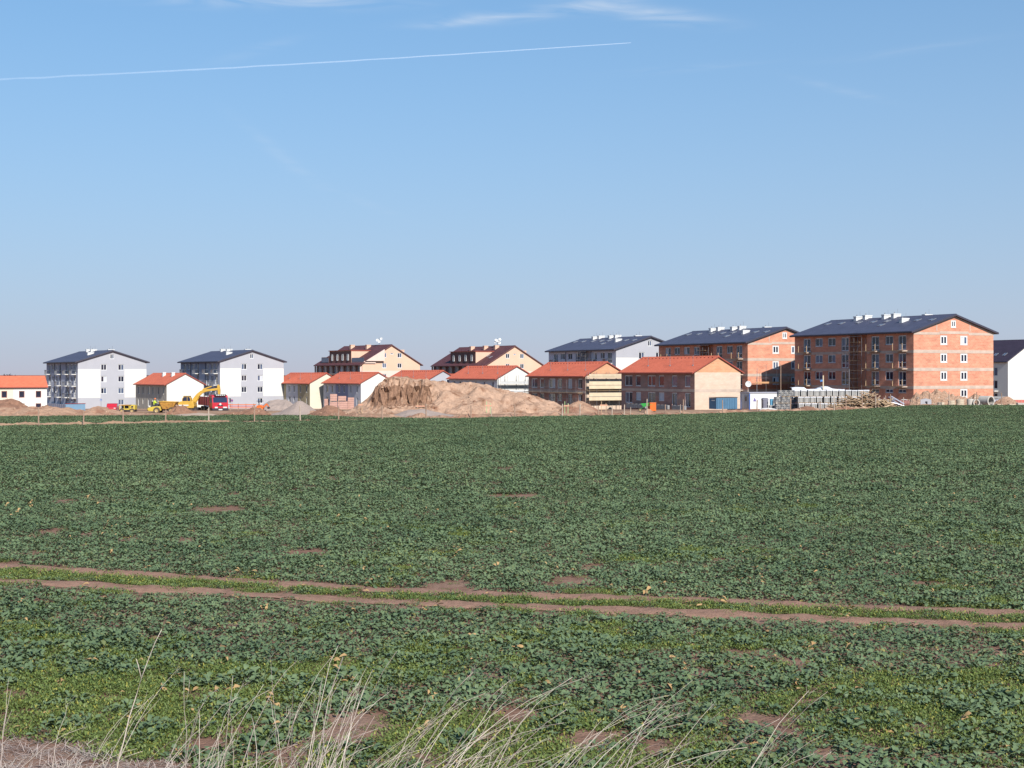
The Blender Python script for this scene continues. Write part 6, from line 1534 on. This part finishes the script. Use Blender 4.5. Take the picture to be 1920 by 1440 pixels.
def scatter(name, coll, pts, rots, scl, idx, label, cat, kind='stuff'):
    me = bpy.data.meshes.new(name); me.from_pydata([tuple(p) for p in pts], [], [])
    a = me.attributes.new('rot', 'FLOAT_VECTOR', 'POINT'); a.data.foreach_set('vector', np.asarray(rots, np.float32).ravel())
    a = me.attributes.new('scl', 'FLOAT', 'POINT'); a.data.foreach_set('value', np.asarray(scl, np.float32))
    a = me.attributes.new('idx', 'INT', 'POINT'); a.data.foreach_set('value', np.asarray(idx, np.int32))
    o = link(name, me); g = bpy.data.node_groups.new(name + '_nodes', 'GeometryNodeTree')
    g.interface.new_socket('Geometry', in_out='INPUT', socket_type='NodeSocketGeometry'); g.interface.new_socket('Geometry', in_out='OUTPUT', socket_type='NodeSocketGeometry')
    N, Lk = g.nodes, g.links
    gi, go = N.new('NodeGroupInput'), N.new('NodeGroupOutput'); ip = N.new('GeometryNodeInstanceOnPoints'); ci = N.new('GeometryNodeCollectionInfo')
    ci.inputs['Collection'].default_value = coll; ci.inputs['Separate Children'].default_value = True; ci.inputs['Reset Children'].default_value = True
    def attr(nm, ty):
        n = N.new('GeometryNodeInputNamedAttribute'); n.data_type = ty; n.inputs['Name'].default_value = nm; return n.outputs['Attribute']
    er = N.new('FunctionNodeEulerToRotation'); Lk.new(attr('rot', 'FLOAT_VECTOR'), er.inputs[0])
    ip.inputs['Pick Instance'].default_value = True
    Lk.new(gi.outputs[0], ip.inputs['Points']); Lk.new(ci.outputs[0], ip.inputs['Instance']); Lk.new(attr('idx', 'INT'), ip.inputs['Instance Index'])
    Lk.new(er.outputs[0], ip.inputs['Rotation']); Lk.new(attr('scl', 'FLOAT'), ip.inputs['Scale']); Lk.new(ip.outputs[0], go.inputs[0])
    md = o.modifiers.new('scatter', 'NODES'); md.node_group = g
    tag(o, label, cat, kind=kind); return o
# bare patches in the crop: (px, py, half width px, half height px) measured, turned into metres
HOLES = []
for px, py, hw, hh in ((410, 957, 55, 5), (960, 931, 60, 5), (118, 942, 20, 4), (95, 998, 22, 6), (160, 1004, 18, 4), (240, 1013, 22, 5), (575, 1037, 40, 6), (345, 1017, 18, 4), (500, 950, 22, 3), (950, 882, 30, 2.5), (440, 928, 18, 2.5),
                       (1075, 1090, 50, 9), (850, 1100, 40, 8), (1735, 1098, 35, 5), (1500, 1245, 45, 10), (1430, 1350, 60, 16), (1550, 1420, 40, 12), (1120, 1385, 60, 16), (690, 1360, 70, 20), (1395, 1228, 25, 7), (900, 1385, 40, 14), (1640, 1405, 30, 9), (1300, 1265, 30, 6), (380, 1400, 60, 15), (540, 1420, 50, 14), (800, 1425, 50, 14), (1345, 1050, 25, 4), (1650, 1056, 22, 3), (1110, 1065, 24, 4), (610, 1385, 50, 14), (980, 1350, 45, 12), (1240, 1400, 45, 12), (450, 1370, 40, 9), (200, 1330, 30, 7), (60, 1300, 25, 6)):
    D = CAM_H * FPX / (py - HOR); k = D / FPX
    f_ = 1.05 if py > 1330 else 1.0; HOLES.append((PX(px, D), D, hw * k * f_, abs(CAM_H * FPX / (py - hh - HOR) - D) + 0.1))
def in_hole(x, y):
    w = 1 + 0.35 * noise.noise(Vector((x * 1.7, y * 1.7, 8)))
    for hx, hy, rx, ry in HOLES:
        if abs(x - hx) < rx * 1.4 and abs(y - hy) < ry * 1.4 and ((x - hx) / (rx * w)) ** 2 + ((y - hy) / (ry * w)) ** 2 < 1: return True
    return False
T1x, T1y = zip(*TW1); T2x, T2y = zip(*TW2)
def ty(x): return float(np.interp(x, T1x, T1y)), float(np.interp(x, T2x, T2y))
def margin(x, y): return y < 19.5 + max(0, (-x - 3.6)) * 0.66 + 0.7 * noise.noise(Vector((x * 0.7, y * 0.7, 4)))
r_ = random.Random(5)
P, Ro, S, I = [], [], [], []; WP, WR, WS, WI = [], [], [], []; DP, DR, DS, DI = [], [], [], []
NEAR0, NEAR1, ST = 17.0, 66.0, 0.255
y = NEAR0
while y < NEAR1:
    hw = y * 0.375 + 9.5; x = -hw
    while x < hw:
        xx, yy = x + r_.uniform(-.16, .16), y + r_.uniform(-.16, .16); x += ST
        if margin(xx, yy): continue
        t1, t2 = ty(xx); z = rough_field(xx, yy) - 0.01
        e1, e2 = 0.43 + 0.34 * noise.noise(Vector((xx * 1.5, 1, yy))), 0.43 + 0.34 * noise.noise(Vector((xx * 1.1, 5, yy)))
        on = -e1 < yy - t1 < e1 or -e2 - 0.06 < yy - t2 < e2; mid = t2 + e2 <= yy <= t1 - e1
        n1 = fbm(xx * 0.22 + 3, yy * 0.22, 1.0, 4); n2 = fbm(xx * 0.8, yy * 0.8, 6.0, 3)
        near = sstep((33 - yy) / 9)          # patchier, weedier crop close to the bank
        weedy = n1 * 0.9 + 0.45 * n2 + 0.0 + 0.55 * near - 0.38 * near * sstep((xx + 1) / 6) - 0.30 * (1 - near)
        if mid: weedy = 0.40 + 0.5 * n2
        elif -1.1 < yy - t1 < 1.5 or -1.3 < yy - t2 < 1.1: weedy += 0.22
        if on:
            if r_.random() < 0.10 + 0.9 * max(0, n2): WP.append((xx, yy, z)); WS.append(r_.uniform(0.5, 0.8)); WR.append((0, 0, r_.random() * 6.28)); WI.append(r_.randrange(8))
            continue
        if in_hole(xx, yy):
            if r_.random() < 0.12: WP.append((xx, yy, z)); WS.append(r_.uniform(0.5, 0.8)); WR.append((0, 0, r_.random() * 6.28)); WI.append(r_.randrange(8))
            continue
        n3 = fbm(xx * 1.0, yy * 1.0, 12.0, 3)
        keep = weedy < 0.16 or n3 > -0.55 + 1.25 * min(weedy, 0.75) + r_.uniform(-.2, .2)
        if keep:
            P.append((xx, yy, z)); S.append(r_.uniform(0.6, 1.2) * (1.12 if weedy > 0.3 else 1.0) * (1.0 + 0.25 * noise.noise(Vector((xx * 0.3, yy * 0.3, 30)))) * (0.6 if mid else 1.0) * (0.62 if -1.5 < yy - t2 < 0 else 1.0)); Ro.append((r_.uniform(-.15, .15), r_.uniform(-.15, .15), r_.random() * 6.28)); I.append(r_.randrange(12))
        if weedy > 0.06 and yy < 60:
            for _ in range(3 if weedy > 0.28 else 2 if weedy > 0.16 else 1):
                if r_.random() < 0.55 + 0.5 * weedy and fbm(xx * 1.1 + 9, yy * 1.1, 3.0, 2) < 0.52:
                    WP.append((xx + r_.uniform(-.17, .17), yy + r_.uniform(-.17, .17), z)); WS.append(r_.uniform(0.8, 1.5)); WR.append((r_.uniform(-.1, .1), r_.uniform(-.1, .1), r_.random() * 6.28)); WI.append(r_.randrange(8))
        if r_.random() < (0.05 if yy < 40 else 0.02):
            DP.append((xx, yy, z + 0.03)); DS.append(r_.uniform(0.7, 1.5)); DR.append((r_.uniform(-.4, .4), r_.uniform(-.4, .4), r_.random() * 6.28)); DI.append(r_.randrange(6))
    y += ST
scatter('rapeseed_crop', C_near, P, Ro, S, I, 'near rows of blue-green leafy rapeseed covering the field', 'crop')
scatter('weed_cover', C_weed, WP, WR, WS, WI, 'low bright green weeds between the crop plants and wheel tracks', 'weeds')
scatter('fallen_leaves', C_dry, DP, DR, DS, DI, 'scattered dry tan and orange leaves among the crop', 'leaves')
P, Ro, S, I = [], [], [], []
y = NEAR1 - 0.3
while y < 224:
    st = 0.86 if y < 130 else 0.98
    hw = y * 0.37 + 14; x = -hw
    while x < hw:
        xx, yy = x + r_.uniform(-.4, .4), y + r_.uniform(-.4, .4); x += st
        if yy > field_edge(xx, yy) - 0.6: continue
        px = 960 + FPX * xx / yy
        if px < 690:
            dr = CAM_H * FPX / (interp(RIDGE, px) - HOR)
            if -2.6 < yy - dr < 1.6 and (px < 430 or noise.noise(Vector((px * 0.06, 2, 4))) > -0.2): continue
        if in_hole(xx, yy): continue
        if fbm(xx * 0.16, yy * 0.10, 17.0, 3) > 0.78: continue
        P.append((xx, yy, zg(xx, yy) - 0.01)); S.append(r_.uniform(0.85, 1.2)); Ro.append((0, 0, r_.random() * 6.28)); I.append(r_.randrange(10))
    y += st
scatter('rapeseed_crop', C_far, P, Ro, S, I, 'far stretch of blue-green rapeseed reaching to the fence posts', 'crop')
print('crop', len(P), len(WP), len(DP))
# dry grass on the field margin and the bank below us
P, Ro, S, I = [], [], [], []
for _ in range(4500):
    yy = r_.uniform(12.5, 24.5); xx = r_.uniform(-yy * 0.37 - 1, yy * 0.37 + 1)
    if not margin(xx, yy): continue
    P.append((xx, yy, rough_field(xx, yy) - 0.005)); S.append(r_.uniform(0.7, 1.3)); Ro.append((r_.uniform(-.2, .2), r_.uniform(-.2, .2), r_.random() * 6.28)); I.append(r_.randrange(8))
scatter('matted_dry_grass', C_straw, P, Ro, S, I, 'matted pale dry grass along the foot of the bank at lower left', 'grass')
def stalk(q, px0, py0, px1, py1, D, r, bend, rnd, seg=9):
    """one dead grass stem rooted on the bank, measured by its foot direction and its tip"""
    x0 = PX(px0, D); z0 = zg(x0, D) - 0.05; D1 = D + rnd.uniform(-0.5, 0.7); x1, z1 = PX(px1, D1), PZ(py1, D1)
    pts = []; rs = []
    for i in range(seg + 1):
        f = i / seg; g = f ** (1 + bend)
        pts.append((x0 + (x1 - x0) * g + 0.006 * rnd.uniform(-1, 1), D + (D1 - D) * f, z0 + (z1 - z0) * (1 - (1 - f) ** (1 + 0.5 * bend)))); rs.append(r * (1.1 - 0.75 * f))
    q.tube(pts, rs, 5); return pts
rs_ = random.Random(33); q = MB(); q2 = MB()
def put(px, dx, ytip, D, r, b):
    qq = q if rs_.random() < 0.72 else q2
    r *= 0.85; ytip += 10; pts = stalk(qq, px, 1600, px + dx, ytip, D, r, b, rs_)
    if rs_.random() < 0.35:      # a side shoot
        p = Vector(pts[rs_.randint(5, 7)]); d = (Vector(pts[8]) - Vector(pts[6])).normalized(); e = p + d * rs_.uniform(0.05, 0.14) + Vector((rs_.uniform(-.05, .05), 0, rs_.uniform(0.0, 0.05)))
        qq.tube([p, (p + e) / 2 + Vector((0.004, 0, 0.004)), e], [r * 0.5, r * 0.4, r * 0.2], 4)
    if rs_.random() < 0.3:       # thin empty seed head
        t = Vector(pts[-1]); 
        for k in range(5): 
            e = t + Vector((rs_.uniform(-.01, .03), rs_.uniform(-.02, .02), rs_.uniform(-.01, .035))); qq.tube([t - Vector((0.004 * k, 0, 0.008 * k)), e], [r * 0.3, r * 0.12], 3)
for _ in range(58): put(rs_.uniform(310, 640), rs_.uniform(-30, 190), rs_.uniform(1205, 1400), rs_.uniform(5.2, 7.5), rs_.uniform(0.0016, 0.003), rs_.uniform(0.1, 0.9))
for _ in range(52): put(rs_.uniform(520, 1130), rs_.uniform(90, 330), rs_.uniform(1255, 1415), rs_.uniform(4.8, 7.5), rs_.uniform(0.0016, 0.003), rs_.uniform(0.1, 1.0))
for _ in range(13): put(rs_.uniform(1050, 1500), rs_.uniform(60, 260), rs_.uniform(1285, 1420), rs_.uniform(5, 7.5), rs_.uniform(0.0014, 0.0026), rs_.uniform(0.1, 0.8))
for _ in range(22): put(rs_.uniform(-80, 330), rs_.uniform(20, 260), rs_.uniform(1245, 1420), rs_.uniform(5, 7.5), rs_.uniform(0.0014, 0.0026), rs_.uniform(0.3, 1.2))
for _ in range(90): put(rs_.uniform(150, 1150), rs_.uniform(-60, 260), rs_.uniform(1370, 1440), rs_.uniform(5, 8), rs_.uniform(0.0010, 0.0020), rs_.uniform(0.2, 1.2))
for tip, b0 in (((632, 1200), 540), ((700, 1245), 590), ((955, 1265), 760), ((890, 1250), 680), ((1000, 1320), 860), ((1515, 1285), 1330), ((1060, 1320), 830)):
    put(b0, tip[0] - b0, tip[1], 5.4, 0.0026, 0.35)
tag(q.build('dry_grass', M_straw, smooth=True), 'pale dead grass stems leaning right in the foreground', 'grass', kind='stuff')
tag(q2.build('dry_grass', M_strawd, smooth=True), 'greyer dead grass stems mixed into the foreground grass', 'grass', kind='stuff')
q = MB(); pts = stalk(q, 190, 1600, 301, 1180, 5.6, 0.0034, 0.35, rs_, 12); p = Vector(pts[9])
q.tube([p, p + Vector((-0.012, 0, 0.05)), p + Vector((-0.02, 0, 0.075))], [0.0022, 0.0018, 0.0012], 5)
tag(q.build('dry_weed_stalk', M_straw, smooth=True), 'single tall pale weed stalk with a side twig at lower left', 'weed stalk')

# clods and stones lying on the heaps
def stone(rnd):
    bm = bmesh.new(); bmesh.ops.create_icosphere(bm, subdivisions=1, radius=1.0)
    for v in bm.verts: v.co = Vector((v.co.x * rnd.uniform(0.6, 1.2), v.co.y * rnd.uniform(0.6, 1.2), v.co.z * rnd.uniform(0.5, 0.9)))
    me = bpy.data.meshes.new('clod'); bm.to_mesh(me); bm.free(); me.materials.append(rnd.choice((M_earth, M_heap, M_dkearth, M_rubble))); return me
C_clod = make_coll('clod', [stone(r_) for _ in range(8)])
P, Ro, S, I = [], [], [], []
for o in list(COL.objects):
    if o.get('category') in ('earth heap', 'rubble heap'):
        vs = o.data.vertices; n = len(vs); m = 700 if 'spoil' in o.name else (500 if 'rubble' in o.name else 130)
        for _ in range(m):
            c = vs[r_.randrange(n)].co
            if c.z > zg(c.x, c.y) + 0.05: P.append(tuple(c)); S.append(0.04 + 0.20 * r_.random() ** 3); Ro.append((r_.random() * 6, r_.random() * 6, r_.random() * 6)); I.append(r_.randrange(8))
scatter('clods', C_clod, P, Ro, S, I, 'loose clods and stones lying on the earth and rubble heaps', 'stones')
